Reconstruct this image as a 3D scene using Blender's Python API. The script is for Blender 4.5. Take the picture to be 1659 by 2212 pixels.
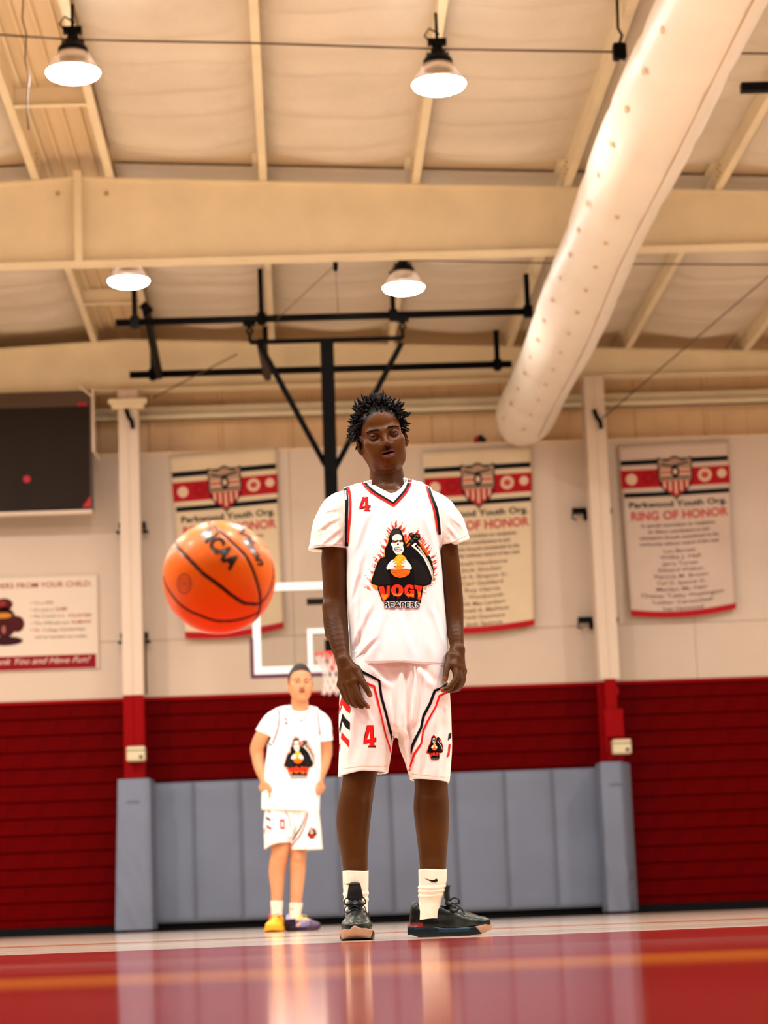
import bpy, bmesh, math, random
import numpy as np
from mathutils import Vector, Matrix
from mathutils.bvhtree import BVHTree

for o in list(bpy.data.objects):
    bpy.data.objects.remove(o)
SC = bpy.context.scene
COL = SC.collection
random.seed(4)
PI = math.pi

# ---------------------------------------------------------------- camera
FPX = 4900.0
W, H = 1659, 2212
CAMP = np.array([0.0, 0.0, 0.0716])
_d = np.array([655.0 - 829.5, -(1988.0 - 1106.0), -FPX]); _d /= np.linalg.norm(_d)
_u = np.array([-math.sin(.031), math.cos(.031), 0.0]); _u -= _d * (_u @ _d); _u /= np.linalg.norm(_u)
_x = np.cross(_d, _u)
MW = np.array([_x, _d, _u]).T            # world -> camera rotation
cam_d = bpy.data.cameras.new('camera')
cam = bpy.data.objects.new('camera', cam_d); COL.objects.link(cam)
R3 = Matrix(MW.T.tolist())
cam.matrix_world = Matrix.Translation(CAMP.tolist()) @ R3.to_4x4()
cam_d.sensor_fit = 'HORIZONTAL'
cam_d.sensor_width = 24.0
cam_d.lens = FPX / W * 24.0
cam_d.clip_start = .05
cam_d.dof.use_dof = True
cam_d.dof.focus_distance = 7.75
cam_d.dof.aperture_fstop = 3.6
SC.camera = cam

def at(px, py, Y):
    """the point of the plane at depth Y seen at photograph pixel (px, py)"""
    c = np.array([px - 829.5, -(py - 1106.0), -FPX]); w = MW.T @ c
    return CAMP + w * (Y / w[1])
def proj(P):
    c = (np.asarray(P, float) - CAMP) @ MW.T
    return 829.5 + FPX * c[..., 0] / -c[..., 2], 1106 - FPX * c[..., 1] / -c[..., 2]

# ---------------------------------------------------------------- world, exposure
SC.view_settings.view_transform = 'Standard'
SC.view_settings.look = 'None'
SC.view_settings.gamma = 1.0
SC.view_settings.use_curve_mapping = False
SC.view_settings.exposure = -0.32
wd = bpy.data.worlds.new('World'); SC.world = wd; wd.use_nodes = True
bg = wd.node_tree.nodes['Background']
bg.inputs[0].default_value = (1.0, .88, .76, 1)
bg.inputs[1].default_value = .11

# the gym's lamps nearer than the frame shows (rows of high-bay lamps above and behind the camera; unseen outermost columns added for floor bounce)
def gym_lamp(x, y, z, watts, col=(1, .96, .92), size=.5, rot=(0, 0, 0)):
    l = bpy.data.lights.new('lamp_light', 'AREA'); l.shape = 'DISK'; l.size = size
    l.energy = watts; l.color = col
    o = bpy.data.objects.new('lamp_light', l); COL.objects.link(o); o.location = (x, y, z); o.rotation_euler = rot
    return o
for gy in (11.3, 5.4, -.6):
    for gx in (-7.6, -4.6, -1.65, 1.3, 4.2, 7.2):
        gym_lamp(gx, gy, 6.6, 270 if gy > 8 else (330 if gy > 0 else 60), size=.6)
for gy in (17.2, 23.0):
    for gx in (-7.6, -4.6, 7.2):
        gym_lamp(gx, gy, 6.6, 230)

# ---------------------------------------------------------------- materials
def mat(name, col, rough=.6, spec=.5, metal=0., bump=None, vary=None, alpha=None, emit=None, vc=False, coat=0., sheen=0., trans=0., sss=0.):
    m = bpy.data.materials.new(name); m.use_nodes = True
    nt = m.node_tree; b = nt.nodes['Principled BSDF']; L = nt.links
    b.inputs['Base Color'].default_value = (*col, 1)
    b.inputs['Roughness'].default_value = rough
    b.inputs['Specular IOR Level'].default_value = spec
    b.inputs['Metallic'].default_value = metal
    if coat: b.inputs['Coat Weight'].default_value = coat; b.inputs['Coat Roughness'].default_value = .24
    if sheen: b.inputs['Sheen Weight'].default_value = sheen
    if trans: b.inputs['Transmission Weight'].default_value = trans
    if sss:
        b.inputs['Subsurface Weight'].default_value = sss
        b.inputs['Subsurface Radius'].default_value = (.02, .008, .004)
    tc = nt.nodes.new('ShaderNodeTexCoord')
    src = None
    if vc:
        a = nt.nodes.new('ShaderNodeAttribute'); a.attribute_name = 'Col'; src = a.outputs['Color']
    if vary:                      # (scale, amount, stretch)
        sc, am = vary[0], vary[1]
        mp = nt.nodes.new('ShaderNodeMapping'); L.new(tc.outputs['Object'], mp.inputs[0])
        if len(vary) > 2: mp.inputs['Scale'].default_value = vary[2]
        n = nt.nodes.new('ShaderNodeTexNoise'); n.inputs['Scale'].default_value = sc; n.inputs['Detail'].default_value = 5
        L.new(mp.outputs[0], n.inputs['Vector'])
        mr = nt.nodes.new('ShaderNodeMapRange'); mr.inputs[3].default_value = 1 - am; mr.inputs[4].default_value = 1 + am
        mr.inputs[1].default_value = .3; mr.inputs[2].default_value = .7
        L.new(n.outputs['Fac'], mr.inputs[0])
        mx = nt.nodes.new('ShaderNodeMix'); mx.data_type = 'RGBA'; mx.blend_type = 'MULTIPLY'; mx.inputs[0].default_value = 1
        mx.inputs[6].default_value = (*col, 1)
        if src: L.new(src, mx.inputs[6])
        L.new(mr.outputs[0], mx.inputs[7]); src = mx.outputs[2]
    if src: L.new(src, b.inputs['Base Color'])
    if bump:                      # (scale, strength, distance)
        n = nt.nodes.new('ShaderNodeTexNoise'); n.inputs['Scale'].default_value = bump[0]; n.inputs['Detail'].default_value = 4
        L.new(tc.outputs['Object'], n.inputs['Vector'])
        bp = nt.nodes.new('ShaderNodeBump'); bp.inputs['Strength'].default_value = bump[1]; bp.inputs['Distance'].default_value = bump[2]
        L.new(n.outputs['Fac'], bp.inputs['Height']); L.new(bp.outputs[0], b.inputs['Normal'])
    if emit:
        b.inputs['Emission Color'].default_value = (*emit[0], 1); b.inputs['Emission Strength'].default_value = emit[1]
    if alpha is not None: b.inputs['Alpha'].default_value = alpha
    return m

M = {}
M['roof'] = mat('roof_steel', (.45, .28, .12), .5, vary=(3, .08))
M['steel'] = mat('cream_steel', (.80, .66, .43), .5, vary=(2.5, .06))
M['blanket'] = mat('blanket_vinyl', (.66, .56, .43), .5, vary=(1.2, .06), bump=(7, .5, .03))
M['deck'] = mat('deck_steel', (.70, .52, .30), .5)
M['liner'] = mat('liner_paint', (.64, .50, .38), .5, vary=(1.0, .04))
M['siding'] = mat('siding_paint', (.90, .62, .34), .5, vary=(2, .06))
M['column'] = mat('column_paint', (.68, .53, .40), .4)
M['red'] = mat('red_masonry_paint', (.108, .0002, .0006), .5, .02, vary=(5, .14), bump=(60, .35, .004))
M['redsteel'] = mat('red_steel_paint', (.27, .0015, .003), .5, .05)
M['grey_pad'] = mat('grey_vinyl', (.175, .205, .275), .5, .3, vary=(1.5, .07), bump=(5, .25, .02))
M['grey_edge'] = mat('grey_vinyl_edge', (.13, .14, .18), .5)
M['black'] = mat('black_paint', (.0015, .0015, .002), .4, .08)
M['rubber'] = mat('black_rubber', (.003, .003, .004), .6, .1)
M['board'] = mat('board_grey', (.022, .014, .009), .6, .12, vary=(3, .12, (1, 1, .15)))
M['board_frame'] = mat('board_frame', (.07, .035, .015), .5)
M['boxcream'] = mat('cream_plastic', (.68, .58, .36), .4)
M['duct'] = mat('duct_fabric', (.76, .66, .54), .5, .5, vary=(1.5, .03), bump=(1.6, .2, .02))
M['ducthole'] = mat('duct_hole', (.62, .38, .18), .6)
M['seam'] = mat('duct_seam', (.45, .3, .2), .6)
M['redpaint'] = mat('red_print', (.45, .004, .008), .6)
M['white'] = mat('white_paint', (.9, .9, .92), .3)
M['purple'] = mat('purple_padding', (.085, .012, .05), .45)
M['rim'] = mat('orange_rim', (.85, .035, .01), .3)
M['net'] = mat('white_net', (.85, .8, .76), .7)
M['reflector'] = mat('clear_reflector', (.75, .6, .48), .2, alpha=.55)
M['chrome'] = mat('bright_metal', (.8, .75, .68), .2, metal=1)
M['lamp'] = mat('lamp_diffuser', (1, 1, 1), .4, emit=((1, .98, .96), 220))
M['cable'] = mat('grey_cable', (.09, .055, .03), .6)
def glass():
    m = bpy.data.materials.new('board_glass'); m.use_nodes = True; nt = m.node_tree
    nt.nodes.remove(nt.nodes['Principled BSDF'])
    t = nt.nodes.new('ShaderNodeBsdfTransparent'); t.inputs[0].default_value = (.93, .93, .92, 1)
    g = nt.nodes.new('ShaderNodeBsdfGlossy'); g.inputs['Roughness'].default_value = .03
    mx = nt.nodes.new('ShaderNodeMixShader'); fr = nt.nodes.new('ShaderNodeFresnel'); fr.inputs[0].default_value = 1.45
    nt.links.new(fr.outputs[0], mx.inputs[0]); nt.links.new(t.outputs[0], mx.inputs[1]); nt.links.new(g.outputs[0], mx.inputs[2])
    nt.links.new(mx.outputs[0], nt.nodes['Material Output'].inputs[0]); return m
M['glass'] = glass()

# ---------------------------------------------------------------- mesh helpers
def tag(o, label=None, cat=None, group=None, kind=None):
    if label: o['label'] = label
    if cat: o['category'] = cat
    if group: o['group'] = group
    if kind: o['kind'] = kind
    return o
def empty(name, loc):
    o = bpy.data.objects.new(name, None); COL.objects.link(o); o.location = loc; o.empty_display_size = .1; return o
def link(name, me, parent=None, m=None):
    o = bpy.data.objects.new(name, me); COL.objects.link(o)
    if m is not None: me.materials.clear(); me.materials.append(m)
    if parent is not None:
        o.parent = parent
        q = parent; loc = Vector()
        while q is not None: loc += q.location; q = q.parent
        o.location = -loc                     # geometry is written in world coordinates
    return o
class MB:
    def __init__(s): s.v = []; s.f = []; s.c = []
    def add(s, vs, fs, c=None):
        n = len(s.v); s.v += [tuple(map(float, p)) for p in vs]; s.f += [tuple(i + n for i in f) for f in fs]; s.c += [c] * len(fs)
    def box(s, x0, x1, y0, y1, z0, z1, c=None):
        v = [(x, y, z) for z in (z0, z1) for y in (y0, y1) for x in (x0, x1)]
        s.add(v, [(0, 2, 3, 1), (4, 5, 7, 6), (0, 1, 5, 4), (2, 6, 7, 3), (0, 4, 6, 2), (1, 3, 7, 5)], c)
    def hexa(s, lo, hi, c=None):     # lo, hi: 4 points each, same winding
        s.add(list(lo) + list(hi), [(3, 2, 1, 0), (4, 5, 6, 7), (0, 1, 5, 4), (1, 2, 6, 5), (2, 3, 7, 6), (3, 0, 4, 7)], c)
    def tube(s, pts, r, n=10, c=None, caps=True, flat=1.0):
        pts = [np.array(p, float) for p in pts]; k = len(pts)
        rs = r if hasattr(r, '__len__') else [r] * k
        t0 = pts[1] - pts[0]; a = np.array([0, 0, 1.]) if abs(t0[2]) < .9 * np.linalg.norm(t0) else np.array([1., 0, 0])
        vs = []; fs = []
        u = np.cross(t0, a); u /= np.linalg.norm(u)
        for i in range(k):
            t = pts[min(i + 1, k - 1)] - pts[max(i - 1, 0)]; t /= np.linalg.norm(t) + 1e-12
            u = u - t * (u @ t); u /= np.linalg.norm(u) + 1e-12; w = np.cross(t, u)
            for j in range(n):
                an = 2 * PI * j / n; vs.append(pts[i] + rs[i] * (u * math.cos(an) + w * math.sin(an) * flat))
        for i in range(k - 1):
            for j in range(n):
                a0 = i * n + j; b0 = i * n + (j + 1) % n; fs.append((a0, b0, b0 + n, a0 + n))
        if caps: fs += [tuple(range(n))[::-1], tuple(range((k - 1) * n, k * n))]
        s.add(vs, fs, c)
    def lathe(s, prof, cx, cy, cz, n=32, c=None):    # prof: (r, z) list
        vs = []; fs = []
        for r, z in prof:
            for j in range(n):
                an = 2 * PI * j / n; vs.append((cx + r * math.cos(an), cy + r * math.sin(an), cz + z))
        for i in range(len(prof) - 1):
            for j in range(n):
                a0 = i * n + j; b0 = i * n + (j + 1) % n; fs.append((a0, b0, b0 + n, a0 + n))
        s.add(vs, fs, c)
    def build(s, name, m=None, parent=None, smooth=False):
        me = bpy.data.meshes.new(name); me.from_pydata(s.v, [], s.f)
        if any(c is not None for c in s.c):
            at_ = me.color_attributes.new('Col', 'FLOAT_COLOR', 'CORNER')
            buf = np.ones((len(me.loops), 4), np.float32); k = 0
            for p, c in zip(me.polygons, s.c):
                buf[p.loop_start:p.loop_start + p.loop_total, :3] = c
            at_.data.foreach_set('color', buf.ravel())
        if smooth: me.shade_smooth()
        me.update()
        return link(name, me, parent, m)
def bevel(o, w=.004, seg=2):
    b = o.modifiers.new('bevel', 'BEVEL'); b.width = w; b.segments = seg; b.limit_method = 'ANGLE'; return o
def tri(poly):                                      # triangulate a 2-D polygon
    from mathutils.geometry import tessellate_polygon
    return tessellate_polygon([[Vector((p[0], p[1], 0)) for p in poly]])
_T = {}
def text2d(s, bold=0.0, shear=0.0):
    """lettering as flat triangles: verts (n,2) with unit cap height, tris"""
    k = (s, bold, shear)
    if k in _T: return _T[k]
    cu = bpy.data.curves.new('t', 'FONT'); cu.body = s; cu.offset = bold; cu.shear = shear; cu.resolution_u = 3; cu.fill_mode = 'FRONT'
    o = bpy.data.objects.new('t', cu); COL.objects.link(o)
    bpy.context.view_layer.update()
    me = bpy.data.meshes.new_from_object(o.evaluated_get(bpy.context.evaluated_depsgraph_get()))
    me.calc_loop_triangles()
    v = np.array([x.co[:2] for x in me.vertices]); t = [tuple(x.vertices) for x in me.loop_triangles]
    bpy.data.objects.remove(o); bpy.data.meshes.remove(me)
    v[:, 0] -= v[:, 0].min(); v /= .72
    _T[k] = (v, t); return _T[k]
# ================================================================ THE SETTING
RIDGE = -2.04
def rz(x): return 7.36 - .047 * abs(x - RIDGE)      # underside of the purlins
YW = 28.3
# ---- floor
def floor_mat():
    m = bpy.data.materials.new('court_floor'); m.use_nodes = True; nt = m.node_tree; L = nt.links; b = nt.nodes['Principled BSDF']
    tc = nt.nodes.new('ShaderNodeTexCoord'); sp = nt.nodes.new('ShaderNodeSeparateXYZ'); L.new(tc.outputs['Object'], sp.inputs[0])
    def noise(sx, sy, det=4):
        mp = nt.nodes.new('ShaderNodeMapping'); mp.inputs['Scale'].default_value = (sx, sy, 1); L.new(tc.outputs['Object'], mp.inputs[0])
        n = nt.nodes.new('ShaderNodeTexNoise'); n.inputs['Scale'].default_value = 1; n.inputs['Detail'].default_value = det; L.new(mp.outputs[0], n.inputs['Vector']); return n.outputs['Fac']
    def math_(op, a, v=None, c=None):
        n = nt.nodes.new('ShaderNodeMath'); n.operation = op
        for i, q in enumerate((a, v, c)):
            if q is None: continue
            if isinstance(q, (int, float)): n.inputs[i].default_value = q
            else: L.new(q, n.inputs[i])
        return n.outputs[0]
    def mix(f, a, c):
        n = nt.nodes.new('ShaderNodeMix'); n.data_type = 'RGBA'
        L.new(f, n.inputs[0])
        for i, q in ((6, a), (7, c)):
            if isinstance(q, tuple): n.inputs[i].default_value = (*q, 1)
            else: L.new(q, n.inputs[i])
        return n.outputs[2]
    Y = sp.outputs['Y']; X = sp.outputs['X']
    def band(y0, y1): return math_('MULTIPLY', math_('GREATER_THAN', Y, y0), math_('LESS_THAN', Y, y1))
    # boards run across the view: narrow strips in Y with their own tones
    strip = math_('SNAP', Y, .057)
    wn = nt.nodes.new('ShaderNodeTexWhiteNoise'); wn.noise_dimensions = '1D'; L.new(strip, wn.inputs['W'])
    tone = math_('MULTIPLY_ADD', wn.outputs['Value'], .5, .68)
    grain = math_('MULTIPLY_ADD', noise(1.5, 60), .3, .85)
    wv = nt.nodes.new('ShaderNodeMix'); wv.data_type = 'RGBA'; wv.blend_type = 'MULTIPLY'; wv.inputs[0].default_value = 1
    wv.inputs[6].default_value = (.75, .61, .48, 1); L.new(math_('MULTIPLY', tone, grain), wv.inputs[7])
    c = wv.outputs[2]
    orange = (.56, .13, .010); red = (.32, .010, .009)
    c = mix(band(10.4, 11.1), c, orange)
    lane = math_('MULTIPLY', math_('GREATER_THAN', X, -1.9), math_('LESS_THAN', X, 2.3))
    c = mix(math_('MULTIPLY', lane, band(2.95, 3.55)), c, orange)
    c = mix(math_('MULTIPLY', lane, math_('LESS_THAN', Y, 2.95)), c, red)
    c = mix(math_('MULTIPLY', lane, band(3.55, 7.15)), c, red)
    c = mix(math_('MULTIPLY', lane, math_('MULTIPLY', band(4.05, 5.1), math_('GREATER_THAN', noise(.5, 4.5), .5))), c, (.36, .07, .06))
    L.new(c, b.inputs['Base Color'])
    r = nt.nodes.new('ShaderNodeMapRange'); L.new(noise(.8, .8), r.inputs[0]); r.inputs[3].default_value = .07; r.inputs[4].default_value = .14
    L.new(r.outputs[0], b.inputs['Roughness']); b.inputs['IOR'].default_value = 1.42; b.inputs['Specular IOR Level'].default_value = .42
    bp = nt.nodes.new('ShaderNodeBump'); bp.inputs['Strength'].default_value = .045; bp.inputs['Distance'].default_value = .002
    L.new(noise(4, 22), bp.inputs['Height']); L.new(bp.outputs[0], b.inputs['Normal'])
    return m
f = MB(); f.box(-12, 12, -5, YW + .6, -.12, 0); tag(f.build('floor', floor_mat()), kind='structure')

# ---- back wall: red painted concrete blocks below, liner panels, metal siding above
wb = MB(); wb.box(-12, 12, YW + .04, YW + .2, 0, 2.86)
wall = tag(wb.build('wall_back', M['red']), kind='structure')
wall.data.materials.clear(); wall.data.materials.append(M['red'])
bk = MB(); bk.box(-12, 12, YW + .45, YW + .5, 2.86, 8.0); bk.build('backing_panel', M['siding'], wall)
def block_mesh(w, h, d):
    b = MB(); x, z = w / 2 - .0004, h / 2
    o_ = [(-x, 0, -z + .002), (x, 0, -z + .002), (x, 0, z - .004), (-x, 0, z - .004)]
    i_ = [(-x + .001, -d, -z + .004), (x - .001, -d, -z + .004), (x - .001, -d, z - .020), (-x + .001, -d, z - .020)]
    b.add(o_ + i_, [(0, 1, 5, 4), (1, 2, 6, 5), (2, 3, 7, 6), (3, 0, 4, 7), (4, 5, 6, 7)])
    me = bpy.data.meshes.new('block'); me.from_pydata(b.v, [], b.f); me.materials.append(M['red']); return me
BH = 2.86 / 14; bm_ = block_mesh(.4, BH, .03)
nb = 0
for r in range(14):
    for k in range(-12, 17):
        x = k * .4 + (r % 2) * .2
        if not (-4.3 < x < 6.25): continue
        if r < 8 and -1.7 < x < 3.6: continue         # behind the pads
        if nb >= 300: continue
        o = bpy.data.objects.new('concrete_block', bm_); COL.objects.link(o); o.parent = wall
        o.location = (x, YW + .04 - random.uniform(0, .0012), (r + .5) * BH); nb += 1
# ledge along the top of the blocks
lg = MB(); lg.box(-12, 12, YW - .03, YW + .1, 2.83, 2.875); tag(bevel(lg.build('trim_1', M['redsteel'])), kind='structure')
bb = MB()
bb.add([(-12, YW - .03, 0), (-12, YW - .03, .095), (-12, YW - .016, .105), (12, YW - .03, 0), (12, YW - .03, .095), (12, YW - .016, .105), (-12, YW + .03, .105), (12, YW + .03, .105)],
       [(0, 3, 4, 1), (1, 4, 5, 2), (2, 5, 7, 6)])
tag(bb.build('baseboard_back', M['rubber']), kind='structure')
# liner panels
XS = [-4.4, -1.99, 0.0, 1.93, 3.87, 5.05, 6.4]
for i in range(len(XS) - 1):
    for z0, z1 in ((2.875, 3.585), (3.59, 5.97)):
        p = MB(); p.box(XS[i] + .002, XS[i + 1] - .002, YW - .01, YW + .06, z0, z1); bevel(p.build('wall_panel', M['liner'], wall), .003)
for x0, x1 in ((-12, -4.4), (6.4, 12)):
    p = MB(); p.box(x0, x1, YW - .01, YW + .06, 2.875, 5.97); p.build('wall_panel', M['liner'], wall)
cp = MB(); cp.box(-12, 12, YW - .02, YW + .45, 5.97, 5.985); cp.box(-12, 12, YW + .2, YW + .24, 5.985, 6.03); tag(cp.build('trim_2', M['siding']), kind='structure')
# siding sheets with ribs
sx = -6.3
while sx < 8:
    p = MB(); w_ = .9
    prof = [(0, 0), (.02, -.03), (.05, -.03), (.07, 0), (.27, 0), (.28, -.012), (.31, -.012), (.32, 0), (.57, 0), (.58, -.012), (.61, -.012), (.62, 0), (.9, 0)]
    vs = [(sx + a, YW + .4 + d_, z) for z in (5.98, 7.9) for a, d_ in prof]; n = len(prof)
    p.add(vs, [(i, i + 1, i + 1 + n, i + n) for i in range(n - 1)]); p.build('siding_sheet', M['siding'], wall); sx += w_
# girt
g = MB(); g.box(-12, 12, YW + .17, YW + .19, 6.42, 6.62); g.box(-12, 12, YW + .1, YW + .19, 6.42, 6.435); g.box(-12, 12, YW + .1, YW + .115, 6.42, 6.5); g.box(-12, 12, YW + .18, YW + .38, 6.605, 6.62)
tag(g.build('trim_3', M['steel']), kind='structure')

# ---- roof
ce = MB()
for s in (-1, 1):
    x1 = RIDGE + s * 11
    ce.add([(RIDGE, -5, rz(RIDGE) + .23), (x1, -5, rz(x1) + .23), (x1, YW + .6, rz(x1) + .23), (RIDGE, YW + .6, rz(RIDGE) + .23),
            (RIDGE, -5, rz(RIDGE) + .3), (x1, -5, rz(x1) + .3), (x1, YW + .6, rz(x1) + .3), (RIDGE, YW + .6, rz(RIDGE) + .3)],
           [(0, 1, 2, 3), (4, 5, 6, 7), (1, 2, 6, 5)])
ceil = tag(ce.build('ceiling', M['deck']), kind='structure')
PX = [-1.67 + 1.505 * i for i in range(6)] + [-2.41 - 1.505 * i for i in range(4)]
SPANS = [(14.95, 21.55), (21.65, 28.02), (8.2, 14.85)]
for x in PX:
    s = 1 if x > RIDGE else -1
    z = rz(x)
    p = MB(); y0, y1 = 8.0, YW + .45
    # Z section: web, lower flange to the outside, upper flange inward, lips
    wx = x - s * .037
    p.box(min(wx, wx - s * .004), max(wx, wx - s * .004), y0, y1, z, z + .21)
    p.box(min(wx, wx + s * .075), max(wx, wx + s * .075), y0, y1, z, z + .004)
    p.box(min(wx + s * .072, wx + s * .075), max(wx + s * .072, wx + s * .075), y0, y1, z, z + .022)
    p.box(min(wx, wx - s * .07), max(wx, wx - s * .07), y0, y1, z + .206, z + .21)
    pu = tag(p.build('roof_purlin', M['steel'], ceil), label=None)
    q = MB()
    for yb in (21.15, 22.05, 14.4, 15.4, 27.6):
        for dz in (.06, .14):
            q.tube([(wx - s * .004, yb, z + dz), (wx - s * .018, yb, z + dz)], .012, 8)
            q.tube([(wx - s * .004, yb + .12, z + dz), (wx - s * .018, yb + .12, z + dz)], .012, 8)
    q.build('bolt', M['roof'], ceil)
# blankets between the purlins
rng = np.random.RandomState(7)
xs_sorted = sorted(PX)
def blanket(xa, xb, ya, yb, seed):
    r = np.random.RandomState(seed); nx, ny = 14, 110
    u = np.linspace(0, 1, nx); v = np.linspace(0, 1, ny); U, V = np.meshgrid(u, v)
    X = xa + (xb - xa) * U; Y = ya + (yb - ya) * V
    sag = -.085 * (1 - (2 * U - 1) ** 2)
    folds = np.zeros_like(U); yy = ya
    while yy < yb:
        yy += r.uniform(.5, .95); a = r.uniform(.5, 1.) * .058; w = r.uniform(.10, .22)
        c = yy + .12 * np.sin(U * PI * r.uniform(.6, 1.3) + r.uniform(0, 3)) - .10 * (1 - (2 * U - 1) ** 2)
        dd = (Y - c) / w
        folds += -a * np.exp(-dd ** 2) * (.35 + .65 * np.sin(PI * U)) * (1 + .3 * np.sin(9 * U + yy))
        folds += a * .7 * np.exp(-((dd - 1.3) / .4) ** 2) * np.sin(PI * U)
    end = np.clip((Y - ya) / .35, 0, 1) * np.clip((yb - Y) / .35, 0, 1)
    end = np.sqrt(np.clip(end, 0, 1))
    Z = np.interp(U, [0, 1], [rz(xa), rz(xb)]) + .205 + (sag - .02 + folds) * end
    Y = Y - .16 * (1 - (2 * U - 1) ** 2) * (1 - V) * 0 + .0
    yc = np.where(V > .9, (V - .9) / .1, 0); Y = Y + yc * .12 * (1 - (2 * U - 1) ** 2)
    vs = np.stack([X, Y, Z], -1).reshape(-1, 3)
    fs = [(i * nx + j, i * nx + j + 1, (i + 1) * nx + j + 1, (i + 1) * nx + j) for i in range(ny - 1) for j in range(nx - 1)]
    b = MB(); b.add(vs, fs); b.build('insulation_blanket', M['blanket'], ceil, smooth=True)
k = 0
for xa, xb in zip(xs_sorted[:-1], xs_sorted[1:]):
    if xb - xa < 1: continue
    for ya, yb in SPANS[:2]:
        k += 1; blanket(xa + .03, xb - .03, ya + .02, yb - .28, k)
# ridge strip: ribbed deck and cross struts
rd = MB()
for i in range(5):
    x = -2.41 + .05 + i * .165
    rd.box(x, x + .03, 8, YW + .4, rz(x) + .2, rz(x) + .232)
rd.build('ridge_rib', M['deck'], ceil)
for yy in (19.55, 26.2):
    b = MB(); b.box(-2.40, -1.70, yy - .004, yy + .004, rz(RIDGE) - .0, rz(RIDGE) + .19); b.box(-2.40, -1.70, yy - .075, yy, rz(RIDGE) - .004, rz(RIDGE))
    b.build('ridge_strut', M['steel'], ceil)

# ---- steel frames (rafters)
def rafter(Y, zbot, depth_note=None, lab=None, name='roof_beam', dy=.11):
    b = MB(); w = .006
    XL = [-9, RIDGE, 9]
    for a, c in zip(XL[:-1], XL[1:]):
        zt = lambda x: rz(x) - .004
        b.hexa([(a, Y - w, zbot), (c, Y - w, zbot), (c, Y + w, zbot), (a, Y + w, zbot)], [(a, Y - w, zt(a)), (c, Y - w, zt(c)), (c, Y + w, zt(c)), (a, Y + w, zt(a))])
        b.hexa([(a, Y - dy, zt(a) - .014), (c, Y - dy, zt(c) - .014), (c, Y + dy, zt(c) - .014), (a, Y + dy, zt(a) - .014)], [(a, Y - dy, zt(a)), (c, Y - dy, zt(c)), (c, Y + dy, zt(c)), (a, Y + dy, zt(a))])
        b.box(a, c, Y - dy, Y + dy, zbot - .016, zbot)
    return b.build(name, M['steel'])
r1 = rafter(21.6, 6.50); tag(r1, 'deep cream steel roof beam spanning the gym with smooth web', 'beam')
s = MB(); s.box(-2.0, -1.985, 21.49, 21.6, 6.50, rz(-2) - .02); s.box(-2.03, -1.955, 21.47, 21.485, 6.50, rz(-2) + .06); s.build('stiffener', M['steel'], r1)
s = MB()
for xx, zz in ((-2.2, 7.22), (-1.72, 7.21), (3.36, 6.98)): s.tube([(xx, 21.595, zz), (xx, 21.575, zz)], .022, 10)
s.build('bolt', M['roof'], r1)
r2 = rafter(27.95, 6.72, name='roof_beam'); tag(r2, 'cream end-wall roof beam resting on two white columns, farther from the ball', 'beam')

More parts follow.
